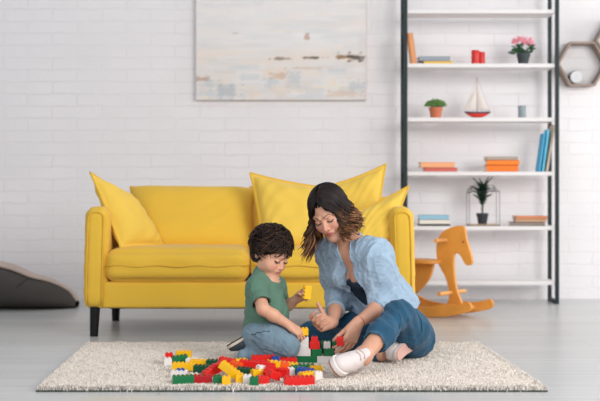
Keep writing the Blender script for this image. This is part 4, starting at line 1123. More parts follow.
    # hollow shell so that the skin and camisole show in the opening
    V, Q = S.mesh(); del S
    n_ = vnormals(V, Q)
    dL, tL_ = seg_d(V, shL, elL); dR_, tR_ = seg_d(V, shR, elR)
    amt = .0075*folds(V, 3, 24)+.006*folds(V*A3((1, 1, .55)), 5, 46)+.003*folds(V, 6, 85)
    V = V+n_*(amt-.001)[:, None]
    VS, QS = V, Q
    m_sh = M('chambray', (158, 181, 202), .85, bump=.22, bs=420, var=.07, vs=30, sheen=.1)
    shirt = npmesh('shirt', V-org, Q, m_sh, w)
    # rolled cuffs
    for a, b, t0, r in ((elL, wrL, .22, .050), (elR, wrR, .36, .046)):
        C = Field(np.minimum(a, b)-.09, np.maximum(a, b)+.09, .003); d = nv(b-a); p = a*(1-t0)+b*t0
        C.cap(p-d*.012, p+d*.018, r, r*.97, .004); C.plane(p+d*.030, d); C.plane(p-d*.022, -d)
        C.cap(p+d*.022, p+d*.06, r*.72, r*.72, .003, sub=True)
        V, Q = C.mesh(); V = displace(V, Q, .0012*folds(V, 9, 40)); npmesh('cuff', V-org, Q, m_sh, shirt)
    # collar: two folded leaves around the neck
    bm = bmesh.new()
    def collar(sg):
        n = 16; rows = []
        for i in range(n+1):
            t = i/n; a = math.pi*(.02+.86*t)                # from the nape to the front
            rad = .064; c0 = neck+A3((0, .005, .022))
            back = -tF*math.cos(a)+sg*L*math.sin(a)
            pin = c0+back*rad+ax*(.018-.030*t)+tF*.020*t
            fall = ax*(-.034-.016*t*t)+back*(.022+.012*t)
            rows.append((pin, pin+ax*.006+back*.008, pin+fall*.55, pin+fall+tF*.014*t*t+sg*L*.012*t*t))
        vs = [[bm.verts.new(Vector(p-org)) for p in r] for r in rows]
        for i in range(n):
            for j in range(3): bm.faces.new((vs[i][j], vs[i+1][j], vs[i+1][j+1], vs[i][j+1]))
    bm.free()
    trs = BVHTree.FromPolygons([Vector(v) for v in (VS-org)], [tuple(int(i) for i in q) for q in QS]); eye = Vector((0, 0, CH))-Vector(org)
    def onshirt(x, y, out):
        d = (P(x, y, 5)-Vector((0, 0, CH))).normalized(); h = trs.ray_cast(eye, d, 8)
        return (h[0]-d*out) if h[0] is not None else None
    for quad in (((360.5, 231), (364.5, 239), (350.5, 253), (345.5, 246)), ((333.5, 243), (338, 249.5), (337, 258), (330.5, 252))):
        bm = bmesh.new(); n = 6; G_ = {}; last = None; base_y = None
        for i in range(n+1):
            for j in range(n+1):
                u, v = i/n, j/n
                x = (quad[0][0]*(1-u)+quad[1][0]*u)*(1-v)+(quad[3][0]*(1-u)+quad[2][0]*u)*v; y = (quad[0][1]*(1-u)+quad[1][1]*u)*(1-v)+(quad[3][1]*(1-u)+quad[2][1]*u)*v
                p = onshirt(x, y, .007-.003*u)
                if p is not None and (base_y is None or abs(p.y-base_y) < .05): base_y = p.y; last = p
                elif base_y is not None: d = (P(x, y, 5)-Vector((0, 0, CH))).normalized(); p = eye+d*((base_y-eye.y)/d.y)
                else: d = (P(x, y, 5)-Vector((0, 0, CH))).normalized(); p = eye+d*((4.93-org[1]-eye.y)/d.y)
                G_[i, j] = bm.verts.new(p)
        for i in range(n):
            for j in range(n): bm.faces.new((G_[i, j], G_[i+1, j], G_[i+1, j+1], G_[i, j+1]))
        bmesh.ops.smooth_vert(bm, verts=bm.verts, factor=.5, use_axis_x=True, use_axis_y=True, use_axis_z=True)
        bmesh.ops.recalc_face_normals(bm, faces=bm.faces); bmesh.ops.solidify(bm, geom=bm.faces[:], thickness=.004)
        obj('collar', bm, m_sh, shirt, smooth=True)
    # placket edge and buttons
    bm = bmesh.new(); pl = [onshirt(x, y, .002) for x, y in spl2(((350, 256), (353.5, 268), (357.5, 281), (361.5, 294), (364, 306)), 6)]
    tube(bm, [p for p in pl if p is not None], .0022, 5); obj('placket_seam', bm, m_sh, shirt, smooth=True)
    mb = M('shirt_button', (226, 226, 224), .35)
    for x, y in ((352, 266), (356, 280), (360, 294)):
        p = onshirt(x, y, .001)
        if p is not None: bm = bmesh.new(); d = (p-eye).normalized(); cyl(bm, p, p-d*.003, .005, n=12); obj('button', bm, mb, shirt)
    # ---- jeans
    J = Field((-.05, 4.42, .0), (.70, 5.48, .46), .0036)
    J.ell(pel+A3((.012, 0, -.005)), (.128, .138, .110), k=.03)
    J.cap(pel, sp1-A3((-.01, 0, .03)), .128, .112, .03, flat=tF, fs=1.1)
    J.chain([hipL+A3((.018, -.01, -.01)), hipL*.5+kneeL*.5+A3((.02, 0, -.018)), kneeL, kneeL*.5+ankL*.5, ankL*.70+kneeL*.30], [.104, .086, .058, .057, .050], .03)
    J.chain([hipR, hipR*.5+kneeR*.5, kneeR, kneeR*.5+ankR*.5, ankR*.9+kneeR*.1], [.100, .086, .066, .060, .052], .035)
    dd = nv(ankL-kneeL); hem = ankL*.70+kneeL*.30-dd*.035
    J.cap(hem+dd*.018, hem+dd*.12, .041, .043, .004, sub=True); J.cap(hem+dd*.095, hem+dd*.22, .080, .080, .002, sub=True)
    J.plane(A3((0, 0, .018)), (0, 0, -1))
    V, Q = J.mesh(); del J
    # cut to the hem
    lenl = np.linalg.norm(ankL-kneeL); proj = (V-kneeL)@dd
    amt = .0055*folds(V, 13, 24)+.003*folds(V, 15, 50)
    dk = np.linalg.norm(V-kneeL, axis=1); amt += .005*np.sin((V-kneeL)@nv(A3((.8, .3, .5)))*150)*np.exp(-((proj-.05)/.10)**2)*.5
    V = displace(V, Q, amt); V[:, 2] = np.maximum(V[:, 2], .0192)
    jeans = npmesh('jeans', V-org, Q, M_DENIM, w)
    # frayed hem ring on the left leg
    S_ = 260; rg = np.random.default_rng(3); x_ = nv(np.cross(dd, (0, 0, 1))); y_ = np.cross(dd, x_); a = rg.random(S_)*6.283
    p0 = hem[None]+dd[None]*.018+(np.cos(a)[:, None]*x_+np.sin(a)[:, None]*y_)*.0465
    pp = np.stack([p0-dd*.012, p0, p0+dd*(.010+.006*rg.random(S_))[:, None]+rg.normal(0, .003, (S_, 3))], 1)
    strands('frayed_hem', pp, np.tile(A3((.0016, .0014, .0007)), (S_, 1)), np.tile(A3(lin((96, 140, 166))[:3]), (S_, 3, 1)), M_HAIR, jeans, org, 4)
    tr = BVHTree.FromPolygons([Vector(v) for v in (V-org)[::1]], [tuple(int(i) for i in q) for q in Q])
    def onsurf(pts, r=.0022):
        out = []
        for p in pts:
            h = tr.find_nearest(Vector(A3(p)-org))
            if h[0] is not None: out.append(h[0]+h[1]*.0008)
        if len(out) > 2: tube(bm, out, r, 5)
    msm = M('denim_seam', (26, 62, 90), .9)
    for Yq, ln in ((4.80, ((412, 298), (418, 309), (423, 320), (427, 333))), (4.66, ((404, 307), (402, 318), (395, 329), (388, 338)))):
        bm = bmesh.new(); onsurf([A3(P(x, y, Yq)) for x, y in ln], .0018); obj('seam', bm, msm, jeans, smooth=True)
    # ---- shoes
    shoe(w, org, ankL-tL*.005, tL, uL, .228, (222, 210, 208), (232, 225, 221), (168, 122, 98), (196, 172, 170), high=.010)
    shoe(w, org, ankR+A3((.030, -.005, .014)), tR, uR, .19, (232, 222, 220), (238, 226, 222), (222, 176, 164), (238, 226, 224))
    # ---- hair
    rg = np.random.default_rng(11); s = f.s
    H = Field(np.minimum(f(0, 0, 0)-.17, f(0, 0, 0)-.17), f(0, 0, 0)+.17, .003)
    H.ell(f(0, -.018, .034), A3((.080, .098, .086)), f.R, .01)
    H.ell(f(0, -.045, -.03), A3((.078, .070, .080)), f.R, .03)
    H.ell(f(.0, .085, -.040), A3((.054, .085, .082)), f.R, .014, sub=True)                 # open at the face
    H.ell(f(0, .10, .016), A3((.025, .05, .062)), f.R, .010, sub=True)
    H.cap(f(0, -.035, -.10), f(0, -.03, -.2), .02, .05, .01, sub=True)
    V, Q = H.mesh(); V = displace(V, Q, .0015*folds(V, 4, 90))
    cc = np.tile(A3(lin((28, 20, 19))[:3]), (len(V), 1))
    hair = npmesh('hair', V-org, Q, M_HAIR, w, col=cc)
    S_, N_ = 620, 30; Pp = np.zeros((S_, N_, 3)); Rr = np.zeros((S_, N_)); Cc = np.zeros((S_, N_, 3))
    down = f.R.T@A3((0, 0, -1)); dark = A3(lin((30, 21, 20))[:3]); mid = A3(lin((96, 60, 42))[:3]); tip = A3(lin((196, 138, 92))[:3])
    for i in range(S_):
        sd = 1 if rg.random() < .5 else -1           # +1: her right (left in the photo)
        u = rg.random()                                # 0 front of the part, 1 crown/back
        yr = .070-.135*u; zr = .109-.02*(abs(u-.45)/.55)**2-.034*max(0, (.2-u)/.2)
        root = A3((sd*.003, yr, zr+.006))
        az = math.radians(22+150*u**1.1+rg.normal(0, 5)); az = max(az, math.radians(40))
        rx, ry = .0865+rg.random()*.010, .100+rg.random()*.008
        side = A3((sd*rx*math.sin(az), ry*math.cos(az)*.86-.015, .0+rg.normal(0, .010)))
        temple = A3((sd*rx*math.sin(max(az*.9, .7))*.70, ry*math.cos(az*.9)*.92-.012, .080))
        L_ = rg.uniform(.10, .17) if sd > 0 else rg.uniform(.085, .145); wave = rg.uniform(.010, .018); ph = 2.2*round(az*2.2)+rg.normal(0, .55); fr = rg.uniform(1.25, 1.6); cx = rg.normal(0, .010); cy = rg.normal(0, .012)
        pts = []
        for j in range(N_):
            t = j/(N_-1)
            if t < .42:
                q = t/.42; p = (1-q)**2*root+2*q*(1-q)*(temple*1.25-root*.25*0)+q*q*side
                # keep on or outside the scalp
                e = (p-A3((0, -.018, .036)))/A3((.084, .102, .092)); l = np.linalg.norm(e)
                if l < 1.0+.03*rg.random(): p = A3((0, -.018, .036))+(e/l)*A3((.084, .102, .092))*1.015
            else:
                q = (t-.42)/.58; am = wave*min(1, q*2.2)
                out = A3((sd*(.024*q+(.026*q*q if sd < 0 else .004*q)), (.012*q if sd > 0 else -.030*q), 0))
                p = side+down*L_*q+out+A3((sd*am*math.sin(ph+q*6.28*fr)+cx*q, am*math.cos(ph+q*6.28*fr)+cy*q, 0))
                if az > 2.2: p += A3((0, .012*q, 0))
            pts.append(p)
        pts = A3(pts)
        Pp[i] = f.o+(pts*s)@f.R.T; r0 = rg.uniform(.0026, .0044); tt = np.linspace(0, 1, N_)
        Rr[i] = r0*(1-.15*tt)*np.clip((1.02-tt)/.20, .12, 1)
        light = rg.random()**1.3; k = np.clip((tt-.45)/.5, 0, 1)[:, None]*(.35+.65*light)*(1.0 if sd < 0 else .75)
        Cc[i] = (dark*(1+.5*rg.random()))*(1-k)+k*(mid*(1-light)+tip*light)
    ex = []
    for sd in (-1, 1):
        for k in range(130):
            o_ = rg.random(); e1 = rg.normal(0, .0025, 3)
            ctl = [(sd*.001, .070-.02*o_, .101), (sd*(.020+.010*o_), .085-.012*o_, .080+.006*o_), (sd*(.040+.016*o_), .083-.014*o_, .054+.006*o_), (sd*(.053+.022*o_), .073-.018*o_, .026), (sd*(.062+.022*o_), .060-.016*o_, -.006), (sd*(.071+.018*o_), .046-.01*o_, -.045), (sd*(.078+.016*o_), .036, -.085)]
            pts = spline([A3(c)+e1*(.3+.2*q)+A3((0, -.012*o_, .004*o_)) for q, c in enumerate(ctl)], 5)
            ex.append([f.o+(A3(p)*s)@f.R.T for p in pts])
    ex = A3(ex); m_ = ex.shape[1]; tt = np.linspace(0, 1, m_)
    er_ = np.tile(.0030*np.clip((1.03-tt)/.2, .15, 1), (len(ex), 1)); k_ = np.clip((tt-.5)/.5, 0, 1)[None, :, None]*rg.random((len(ex), 1, 1))*.8
    strands('hair_locks', Pp, Rr, Cc, M_HAIR, hair, org)
    strands('face_framing_locks', ex, er_, dark*(1-k_)+tip*k_, M_HAIR, hair, org)
    # loose strand beside the face (her left)
    # ---- bracelet
    bm = bmesh.new(); d = nv(wrL-elL); x_ = nv(np.cross(d, (0, 0, 1))); y_ = np.cross(d, x_); c0 = wrL-d*.012
    tube(bm, [Vector(c0+(x_*math.cos(a)+y_*math.sin(a))*.0262-org) for a in np.linspace(0, 6.283, 28, endpoint=False)], .0014, 5, closed=True)
    obj('bracelet', bm, M('red_thread', (178, 60, 54), .6), w, smooth=True)
    for x_ in (-.034,):
        pass
    return dict(tipsL=tipsL, thL=thL, wrL=wrL, wrR=wrR)
WM = make_woman()

# ================================================================== boy
def make_boy():
    G = lambda x, y, Y: A3(P(x, y, Y)); org = A3((-.17, 4.95, 0))
    w = thing('person', 'toddler boy with short dark hair in green t-shirt and washed jeans kneeling on the rug', 'person', Vector(org))
    pel = G(261, 333, 4.95); hipR, hipL = G(259, 337, 4.89), G(267, 335, 5.01)
    kneeR, kneeL = G(287, 345, 4.83), G(295, 343, 4.97); ankR, ankL = G(250, 352, 4.88), G(250, 351, 4.99)
    belly, chest, neck = G(266, 313, 4.95), G(264, 294, 4.96), G(268, 278, 4.96)
    shR, shL = G(257, 287, 4.89), G(276, 285, 5.03)
    elR, wrR = G(263, 309, 4.80), G(289, 325, 4.83)
    elL, wrL = G(283, 309, 5.05), G(298, 298, 4.985)
    f = look_frame(G(270.5, 253.5, 4.95), (.70, -.60, -.44), (.28, -.12, .95), .86)
    B = Field((-.34, 4.66, .0), (.08, 5.14, .66), .0026)
    head(B, f, True)
    B.chain([f(0, -.005, -.050), f(0, .008, -.075), neck+A3((.004, 0, -.01))], [.032, .030, .032], .014)
    tF = nv(A3((.75, -.65, 0)))
    def torso(F, g=0, k=.04):
        F.cap(pel, belly+tF*.012, .070+g, .076+g, k); F.cap(belly+tF*.008, chest, .075+g, .066+g, k); F.cap(chest, neck-A3((0, 0, .02)), .066+g, .042+g, k); F.cap(shR, shL, .034+g, .034+g, k*.8)
    torso(B)
    B.chain([shR, (shR+elR)/2, elR, elR*.6+wrR*.4, wrR], [.032, .029, .026, .026, .0175], .012)
    B.chain([shL, (shL+elL)/2, elL, elL*.6+wrL*.4, wrL], [.032, .029, .026, .025, .0175], .012)
    B.chain([hipR, kneeR, ankR], [.055, .038, .028], .02); B.chain([hipL, kneeL, ankL], [.055, .038, .028], .02)
    hand(B, wrR, G(302, 334, 4.83)-wrR, A3((-.15, .55, -.80)), 1, .66, curls=((28, 36, 20), (30, 40, 22), (34, 42, 24), (38, 44, 26)), spread=(8, 2, -4, -9), thumb=(.75, .55, .40), tcurl=(12, 14), rw=.027)
    hand(B, wrL, G(306.5, 292.5, 4.95)-wrL, A3((.25, -.95, -.05)), -1, .66, curls=((45, 62, 35), (48, 64, 36), (50, 64, 38), (52, 64, 38)), spread=(4, 1, -2, -5), thumb=(.8, .35, .75), tcurl=(20, 30), rw=.027)
    # feet
    tR = nv(G(233, 357, 4.90)-G(252, 346, 4.90)); uR = nv(A3((-.45, -.30, -.84)))
    uR = nv(A3((.50, -.12, -.80)))
    B.plane(A3((0, 0, .024)), (0, 0, -1))
    V, Q = B.mesh(); del B
    c = np.tile(np.array(lin((220, 166, 138))[:3]), (len(V), 1)); paint_head(V, c, f, True, lip=(204, 122, 114))
    body = npmesh('body', V-org, Q, M_SKIN, w, col=c); face_hair(body, f, w, org, (84, 58, 44), .55, True)
    # t-shirt
    T = Field((-.34, 4.74, .08), (.06, 5.14, .42), .0032)
    torso(T, .010); T.cap(pel, belly, .076, .082, .03)
    d1 = nv(elR-shR); T.chain([shR, shR+d1*.075], [.044, .046], .02); d2 = nv(elL-shL); T.chain([shL, shL+d2*.06], [.044, .044], .02)
    T.cap(shR+d1*.070, shR+d1*.13, .036, .038, .004, sub=True)
    T.cap(chest, G(263, 273, 4.955), .062, .040, .03); T.cap(shR, G(262, 275, 4.95), .040, .036, .03)
    T.cap(neck+A3((.012, -.014, .040)), neck+A3((.006, -.008, .002)), .050, .034, .006, sub=True)
    T.plane(G(262, 329, 4.95), A3((.10, 0, -1)))
    V, Q = T.mesh(); V = displace(V, Q, .0048*folds(V, 21, 30)+.0026*folds(V, 22, 60)-.0005)
    mt = M('green_jersey', (88, 124, 106), .9, bump=.15, bs=500, var=.04, vs=10, sheen=.1)
    ts = npmesh('t_shirt', V-org, Q, mt, w)
    bm = bmesh.new(); tr = BVHTree.FromPolygons([Vector(v) for v in (V-org)], [tuple(int(i) for i in q) for q in Q]); ring = []
    for a in np.linspace(0, 6.283, 30, endpoint=False):
        p = neck+A3((.004, -.003, .004))+A3((math.cos(a)*.046, math.sin(a)*.044, -.010*math.cos(a-(-.7)))); h = tr.find_nearest(Vector(p-org)); ring.append(h[0])
    tube(bm, ring, .0028, 6, closed=True); obj('neckband', bm, mt, ts, smooth=True)
    bm = bmesh.new(); out = []
    for i in range(9):
        p = G(269+14*i/8, 298.5-1.2*i/8, 4.80); h = tr.find_nearest(Vector(p-org)); out.append(h[0]+h[1]*.0005)
    tube(bm, out, .0016, 5); obj('seam', bm, M('green_seam', (66, 104, 86), .9), ts, smooth=True)
    # jeans
    J = Field((-.34, 4.72, .0), (.08, 5.12, .30), .0032)
    J.ell(pel+A3((-.003, 0, -.018)), (.082, .085, .070), k=.03); J.cap(pel, pel+A3((.0, 0, .03)), .072, .070, .03)
    J.chain([hipR, hipR*.5+kneeR*.5+A3((0, 0, .006)), kneeR+A3((.004, 0, -.002))], [.072, .068, .054], .03); J.chain([kneeR+A3((0, 0, -.020)), ankR+A3((-.022, 0, -.012))], [.040, .034], .02)
    J.chain([hipL, kneeL+A3((.010, 0, 0))], [.068, .050], .03); J.chain([kneeL+A3((0, 0, -.018)), ankL+A3((-.022, 0, -.010))], [.038, .034], .02)
    J.plane(A3((0, 0, .018)), (0, 0, -1))
    V, Q = J.mesh(); V = displace(V, Q, .0045*folds(V, 31, 34)+.0025*folds(V, 32, 70)); V[:, 2] = np.maximum(V[:, 2], .0192)
    jn = npmesh('jeans', V-org, Q, M_DENIM_L, w)
    tr = BVHTree.FromPolygons([Vector(v) for v in (V-org)], [tuple(int(i) for i in q) for q in Q]); msm = M('washed_seam', (70, 98, 118), .9)
    for ln in (((247, 333), (254, 331), (262, 330), (270, 330)), ((247, 345), (256, 350), (270, 352), (288, 356))):
        out = []; bm = bmesh.new()
        for p in spline([P(x, y, 4.79) for x, y in ln], 6):
            h = tr.find_nearest(p-Vector(org)); out.append(h[0]+h[1]*.0006)
        tube(bm, out, .0018, 5); obj('seam', bm, msm, jn, smooth=True)
    # shoes
    shoe(w, org, ankR+A3((.004, 0, .030)), tR, uR, .135, (40, 52, 62), (196, 184, 166), (60, 58, 56), (60, 70, 80), wide=1.05)
    shoe(w, org, ankL+A3((.004, 0, .030)), tR, uR, .135, (40, 52, 62), (196, 184, 166), (60, 58, 56), (60, 70, 80), wide=1.05)
    # hair
    rg = np.random.default_rng(17); s = f.s
    H = Field(f(0, 0, 0)-.15, f(0, 0, 0)+.15, .0028)
    H.ell(f(0, -.018, .044), A3((.090, .104, .094))*s, f.R, .01); H.ell(f(0, -.045, -.015), A3((.076, .066, .070))*s, f.R, .03)
    H.ell(f(0, .095, -.035), A3((.080, .090, .078))*s, f.R, .010, sub=True)
    for x in (-1, 1): H.ell(f(x*.095, -.002, -.020), A3((.028, .028, .036))*s, f.R, .01, sub=True)
    H.cap(f(0, -.035, -.10), f(0, -.03, -.2), .04, .06, .01, sub=True)
    V, Q = H.mesh(); V = displace(V, Q, .002*folds(V, 44, 80))
    hair = npmesh('hair', V-org, Q, M_HAIR, w, col=np.tile(A3(lin((27, 20, 19))[:3]), (len(V), 1)))
    S_, N_ = 760, 14; Pp = np.zeros((S_, N_, 3)); Rr = np.zeros((S_, N_)); Cc = np.zeros((S_, N_, 3)); i = 0
    c0 = A3((0, -.018, .044)); er = A3((.091, .105, .095)); crown = nv(A3((0, -.45, .9)))
    dark = A3(lin((26, 19, 18))[:3]); mid = A3(lin((96, 66, 50))[:3])
    while i < S_:
        d = nv(rg.normal(0, 1, 3))
        if d[2] < -.75: continue
        p = c0+d*er
        if p[1] > .045 and p[2] < .058: continue
        if p[1] > .018 and p[2] < .032: continue                          # face
        if abs(p[0]) > .06 and -.03 < p[1] < .035 and p[2] < .012: continue         # ears
        if p[2] < -.055: continue
        # direction: away from the crown, along the scalp, bending down
        tg = d-crown*(d@crown); g = -crown+A3((0, .25, -.2)); tg = g-d*(g@d); tg = nv(tg); sw = np.cross(d, tg)*rg.normal(0, .4); tg = nv(tg+sw)
        Ln = rg.uniform(.036, .062)*(.6 if p[1] > 0 and p[2] < .05 else 1); curl = rg.uniform(.15, .85)*(1 if rg.random() < .5 else -1); bn = np.cross(d, tg); lift = rg.uniform(.15, .45)
        for j in range(N_):
            t = j/(N_-1); a = curl*t*1.6
            q = p+(tg*math.cos(a)+bn*math.sin(a))*Ln*t+d*(.004+lift*.034*math.sin(t*math.pi)*.6-.002*t)
            e = (q-c0)/er; l = np.linalg.norm(e)
            if l < 1.0: q = c0+e/l*er
            Pp[i, j] = q
        tt = np.linspace(0, 1, N_); Rr[i] = rg.uniform(.0030, .0046)*np.clip(1.05-tt, 0, 1)**.55*(.6+.4*np.clip(tt*6, 0, 1))
        k = (rg.random()**2)*np.clip(tt, .2, 1)[:, None]; Cc[i] = dark*(1-k)+mid*k; i += 1
    Pp = f.o+(Pp*s)@f.R.T
    strands('hair_locks', Pp, Rr, Cc, M_HAIR, hair, org)
    return dict()
make_boy()
# ================================================================== toy bricks
PIT, BH = .0145, .029
RUGZ = .0165
RED, YEL, GRN, WHT, BLU, DRD, DGR, ORG = (222, 34, 30), (248, 190, 24), (16, 112, 66), (232, 226, 222), (26, 74, 160), (176, 22, 30), (10, 76, 52), (240, 92, 34)
BM = {}
def brick_mesh(nx, ny, h):
    key = (nx, ny, h)
    bm = bmesh.new(); bx(bm, (0, 0, h/2), (nx*PIT-.0006, ny*PIT-.0006, h-.0002), bevel=.0009)
    for i in range(nx):
        for j in range(ny): cyl(bm, ((i-(nx-1)/2)*PIT, (j-(ny-1)/2)*PIT, h-.001), ((i-(nx-1)/2)*PIT, (j-(ny-1)/2)*PIT, h+.0036), .0046, n=12)
    return bm
CN = {RED: 'red', YEL: 'yellow', GRN: 'green', WHT: 'white', BLU: 'blue', DRD: 'dark red', DGR: 'dark green', ORG: 'orange red'}
def brick(nx, ny, col, loc, rot=(0, 0, 0), label=None, group='loose toy bricks in the pile on the rug', h=BH):
    if col not in BM: BM[col] = M('brick_'+CN[col].replace(' ', '_'), col, .28)
    key = (nx, ny, h, col, PIT)
    if key not in BM:
        bm = brick_mesh(nx, ny, h); me = bpy.data.meshes.new('toy_brick'); bmesh.ops.recalc_face_normals(bm, faces=bm.faces); bm.to_mesh(me); bm.free(); me.materials.append(BM[col]); BM[key] = me
    o = bpy.data.objects.new('toy_brick', BM[key]); COL.objects.link(o); o.location = loc; o.rotation_euler = [math.radians(a) for a in rot]
    return tag(o, label, 'toy brick', group)
# --- the built wall
g = 'bricks of the toy wall between the boy and the woman'; YW = 4.86; S = FOC/YW
def wb(x0, x1, row, col, label, dy=0.0, ny=2, h=BH, z=None):
    n = max(1, round((x1-x0)/S/PIT)); X = ((x0+x1)/2-300)/S
    zz = RUGZ+row*(BH+.0002) if z is None else z
    return brick(n, ny, col, (X, YW+dy, zz), label=label, group=g, h=h)
wb(297, 316.5, 0, GRN, 'long green brick at the bottom left of the toy wall')
wb(317, 331, 0, WHT, 'white brick in the bottom row of the toy wall, left of the pair')
wb(331.4, 345, 0, WHT, 'white brick in the bottom row of the toy wall, right of the pair')
wb(297, 310.5, 1, WHT, 'wide white brick in the second row at the left end of the toy wall')
wb(311, 322.5, 1, GRN, 'green brick in the second row of the toy wall, beside the wide white brick')
wb(323, 334.5, 1, GRN, 'green brick in the second row of the toy wall, under the small white brick')
wb(335, 342, 1, WHT, 'small white brick in the second row at the right end of the toy wall')
wb(298.5, 308.5, 2, WHT, 'white brick in the third row under the boy\'s hand, lower of the two stacked')
wb(309, 320.5, 2, RED, 'wide red brick in the third row of the toy wall')
wb(321, 331, 2, GRN, 'green brick in the third row of the toy wall, right of the wide red brick', dy=.03)
wb(331.5, 343, 2, GRN, 'green brick in the third row at the right side of the toy wall', dy=.03)
wb(323.5, 330.5, 1, WHT, 'small white brick fixed on the front of the green part of the toy wall', dy=-.0005, ny=1, z=RUGZ+2*(BH+.0002))
wb(336, 344.5, 1, WHT, 'white brick standing under the red brick in the hand of the woman', ny=1, z=RUGZ+2*(BH+.0002), dy=-.0005)
wb(299, 308, 3, WHT, 'white brick in the fourth row under the boy\'s hand, upper of the two stacked', h=.020)
wb(311, 318, 3, RED, 'small red brick on top of the wide red brick of the toy wall', h=.020)
wb(299.5, 307, 3, DGR, 'flat dark green plate under the yellow brick the boy sets down', h=.009, z=RUGZ+3*(BH+.0002)+.0202)
# in hands
brick(2, 2, YEL, (P(304.6, 334.5, 4.85).x, 4.85, RUGZ+3*(BH+.0002)+.0202+.0095), (0, 0, 8), 'yellow brick the boy sets on top of the toy wall', 'bricks held in the hands')
c = P(307.3, 299.8, 4.915); brick(4, 2, YEL, (c.x+.014, c.y, c.z+.031), (0, -84, 14), 'yellow brick held upright in the boy\'s raised left hand', 'bricks held in the hands')
c = P(340.8, 345.5, 4.765); brick(2, 2, RED, (c.x, c.y, c.z), (0, -6, -8), 'red brick held in the woman\'s left hand above the white brick', 'bricks held in the hands', h=.034)
PIT, BH = .0162, .0315
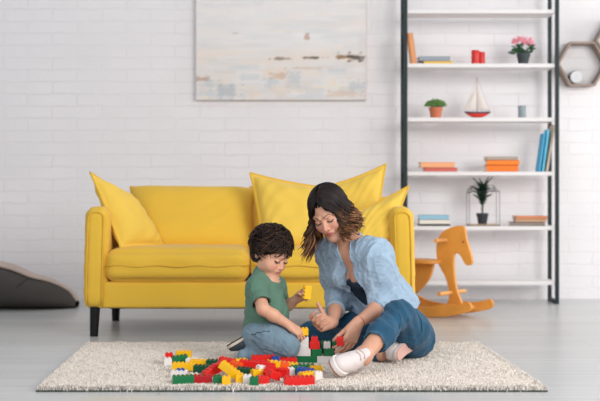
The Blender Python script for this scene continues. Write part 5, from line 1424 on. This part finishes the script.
# --- the pile: centre px, row, level, studs, yaw, tilt
L = [
 (169, 356.5, 0.7, 2, 1, RED, 10, 0, 'small red brick at the far left end of the pile, behind a white one'),
 (167.5, 361.5, 0, 2, 2, WHT, 15, 0, 'white brick at the far left end of the pile'),
 (184, 354.5, 0.6, 4, 2, YEL, -3, 0, 'yellow brick standing out at the back left of the pile'),
 (180, 359, 0.3, 4, 2, GRN, 12, -6, 'green brick in front of the back left yellow brick'),
 (192, 362, 0, 3, 2, WHT, -10, 0, 'white brick to the right of the back left green brick'),
 (184.5, 366.5, 0.3, 6, 2, YEL, -4, 0, 'long yellow brick at the left of the pile above the blue stud'),
 (179.5, 373.5, 0.15, 4, 2, WHT, -4, 0, 'white brick behind the front left green brick'),
 (180.5, 372.5, .25, 2, 1, BLU, 0, 0, 'tiny blue brick on the white brick at the left of the pile'),
 (183, 379.5, 0, 5, 2, GRN, 14, 0, 'long green brick at the front left corner of the pile'),
 (200, 363.5, 0.5, 5, 2, YEL, -8, 0, 'yellow brick behind the dark green brick at the left of the pile'),
 (202, 369, 0.45, 4, 2, DGR, -10, 0, 'dark green brick in the left half of the pile'),
 (212.5, 363.5, 0.6, 3, 2, DGR, -5, 0, 'small dark green brick at the back, left of the red slope'),
 (194, 377.5, 0, 2, 2, WHT, 4, 0, 'white brick between the front left green and the dark red brick'),
 (199.5, 379, 0, 3, 2, DRD, -3, 0, 'dark red brick at the front, left of the pair'),
 (207.5, 379, 0, 2, 2, DRD, 5, 0, 'dark red brick at the front, right of the pair'),
 (211, 371.5, 0.7, 4, 2, RED, 35, -28, 'red brick tilted up over the dark red pair'),
 (217.5, 379.5, 0, 2, 2, GRN, 8, 0, 'small green brick at the front beside the dark red pair'),
 (220, 366.5, 0.9, 4, 2, RED, 50, -18, 'red brick leaning behind the tilted long yellow brick'),
 (227, 362, 0.9, 4, 2, RED, -18, 8, 'red brick on top of the pile at the head of the tilted yellow brick'),
 (236, 366, 0.8, 3, 2, ORG, -20, 16, 'orange red brick beside the tilted yellow brick'),
 (231, 371, 1.0, 6, 2, YEL, -12, 34, 'long yellow brick tilted down to the right across the pile'),
 (226.5, 380.5, 0, 2, 2, YEL, 0, 0, 'small yellow brick lying under the tilted long yellow brick'),
 (241, 362.5, 0.4, 3, 2, YEL, 20, 0, 'yellow brick behind the left end of the long red brick'),
 (245, 371.5, 0.4, 4, 2, DGR, -6, 4, 'dark green brick in the middle of the pile under the long red brick'),
 (251.5, 364.5, 0.9, 6, 2, RED, -6, 4, 'long red brick across the top middle of the pile'),
 (263.5, 365, 0.7, 3, 2, RED, 20, 0, 'red brick at the right end of the long red brick'),
 (257.5, 373.5, 0.4, 3, 2, YEL, 25, 0, 'yellow brick in the middle of the pile over the small green brick'),
 (247.5, 379, 0, 2, 2, WHT, 0, 0, 'white brick at the front left of the small green brick'),
 (254.5, 381, 0, 2, 2, GRN, -6, 0, 'small green brick at the front middle of the pile'),
 (239.5, 378.5, 0, 2, 2, YEL, 10, 0, 'yellow brick at the front left of the white brick'),
 (262.5, 379.5, 0.05, 3, 2, RED, 12, 0, 'red brick at the front to the right of the small green brick'),
 (269.5, 371, 0.8, 4, 2, RED, 70, -30, 'red brick tilted upright in the middle right of the pile'),
 (273.5, 375.5, 0.5, 3, 2, RED, 40, 20, 'red brick at the foot of the tilted upright red brick'),
 (261, 369.5, 0.9, 2, 2, WHT, 30, 10, 'white brick peeking between the red bricks in the middle'),
 (271.5, 364.5, 0.6, 3, 2, YEL, -15, 0, 'yellow brick behind the tilted upright red brick'),
 (263, 359, 0.5, 6, 2, RED, 6, 0, 'long red brick at the back of the pile against the boy\'s knee'),
 (275.5, 360.5, 0.4, 2, 2, BLU, 5, 0, 'blue brick at the back of the pile beside the boy\'s knee'),
 (287, 361, 0.1, 5, 2, RED, 8, 0, 'red brick at the back right of the pile beside the toy wall'),
 (286, 366, 0.3, 6, 2, YEL, -8, 4, 'long flat lying yellow brick at the back right of the pile'),
 (282.5, 372.5, 0.3, 3, 2, RED, -20, 0, 'red brick to the left of the white brick on the right side'),
 (284.5, 366, 1.0, 2, 2, ORG, 5, 8, 'orange red brick lying on the long yellow brick at the right'),
 (290, 371.5, 0.2, 2, 2, WHT, 15, 0, 'white brick on the right side of the pile behind the big red one'),
 (296.5, 369.5, 0.3, 3, 2, GRN, 30, 0, 'green brick left of the blue brick on the right side'),
 (306, 367.5, 0.1, 4, 2, GRN, -6, 0, 'green brick behind the blue brick on the right side'),
 (305.5, 372, 0.3, 4, 2, BLU, -14, 6, 'blue brick on the right side of the pile'),
 (316, 370, 0, 3, 2, YEL, 10, 0, 'yellow brick at the far right end of the pile'),
 (306.5, 376, 0.0, 4, 2, YEL, 40, 0, 'yellow brick between the blue and the big red brick'),
 (299, 379.5, 0.15, 7, 3, RED, 8, 0, 'biggest red brick at the front right of the pile'),
 (317, 375.5, 0, 2, 2, WHT, 30, 0, 'white brick at the right end of the pile, front'),
]
for cx_, cy_, lv, nx_, ny_, col, yaw, tilt, lab in L:
    hh = BH*.92; zc = RUGZ+hh/2+lv*BH*.8; Y = (CH-zc)*FOC/(cy_-HZ); p = P(cx_, cy_, Y)
    R = Euler((0, math.radians(tilt), math.radians(yaw)), 'XYZ'); rot = R.to_matrix(); ctr = rot @ Vector((0, 0, hh/2))
    # rest the lowest corner on the rug when the level is zero
    low = min((rot @ Vector((sx_*nx_*PIT/2, sy_*ny_*PIT/2, sz_*hh/2))).z for sx_ in (-1, 1) for sy_ in (-1, 1) for sz_ in (-1, 1))
    if lv <= .15: p.z = RUGZ-low+.0002
    p.z = max(p.z, RUGZ-low+.0002)
    brick(nx_, ny_, col, p-ctr, (0, tilt, yaw), lab, h=hh)
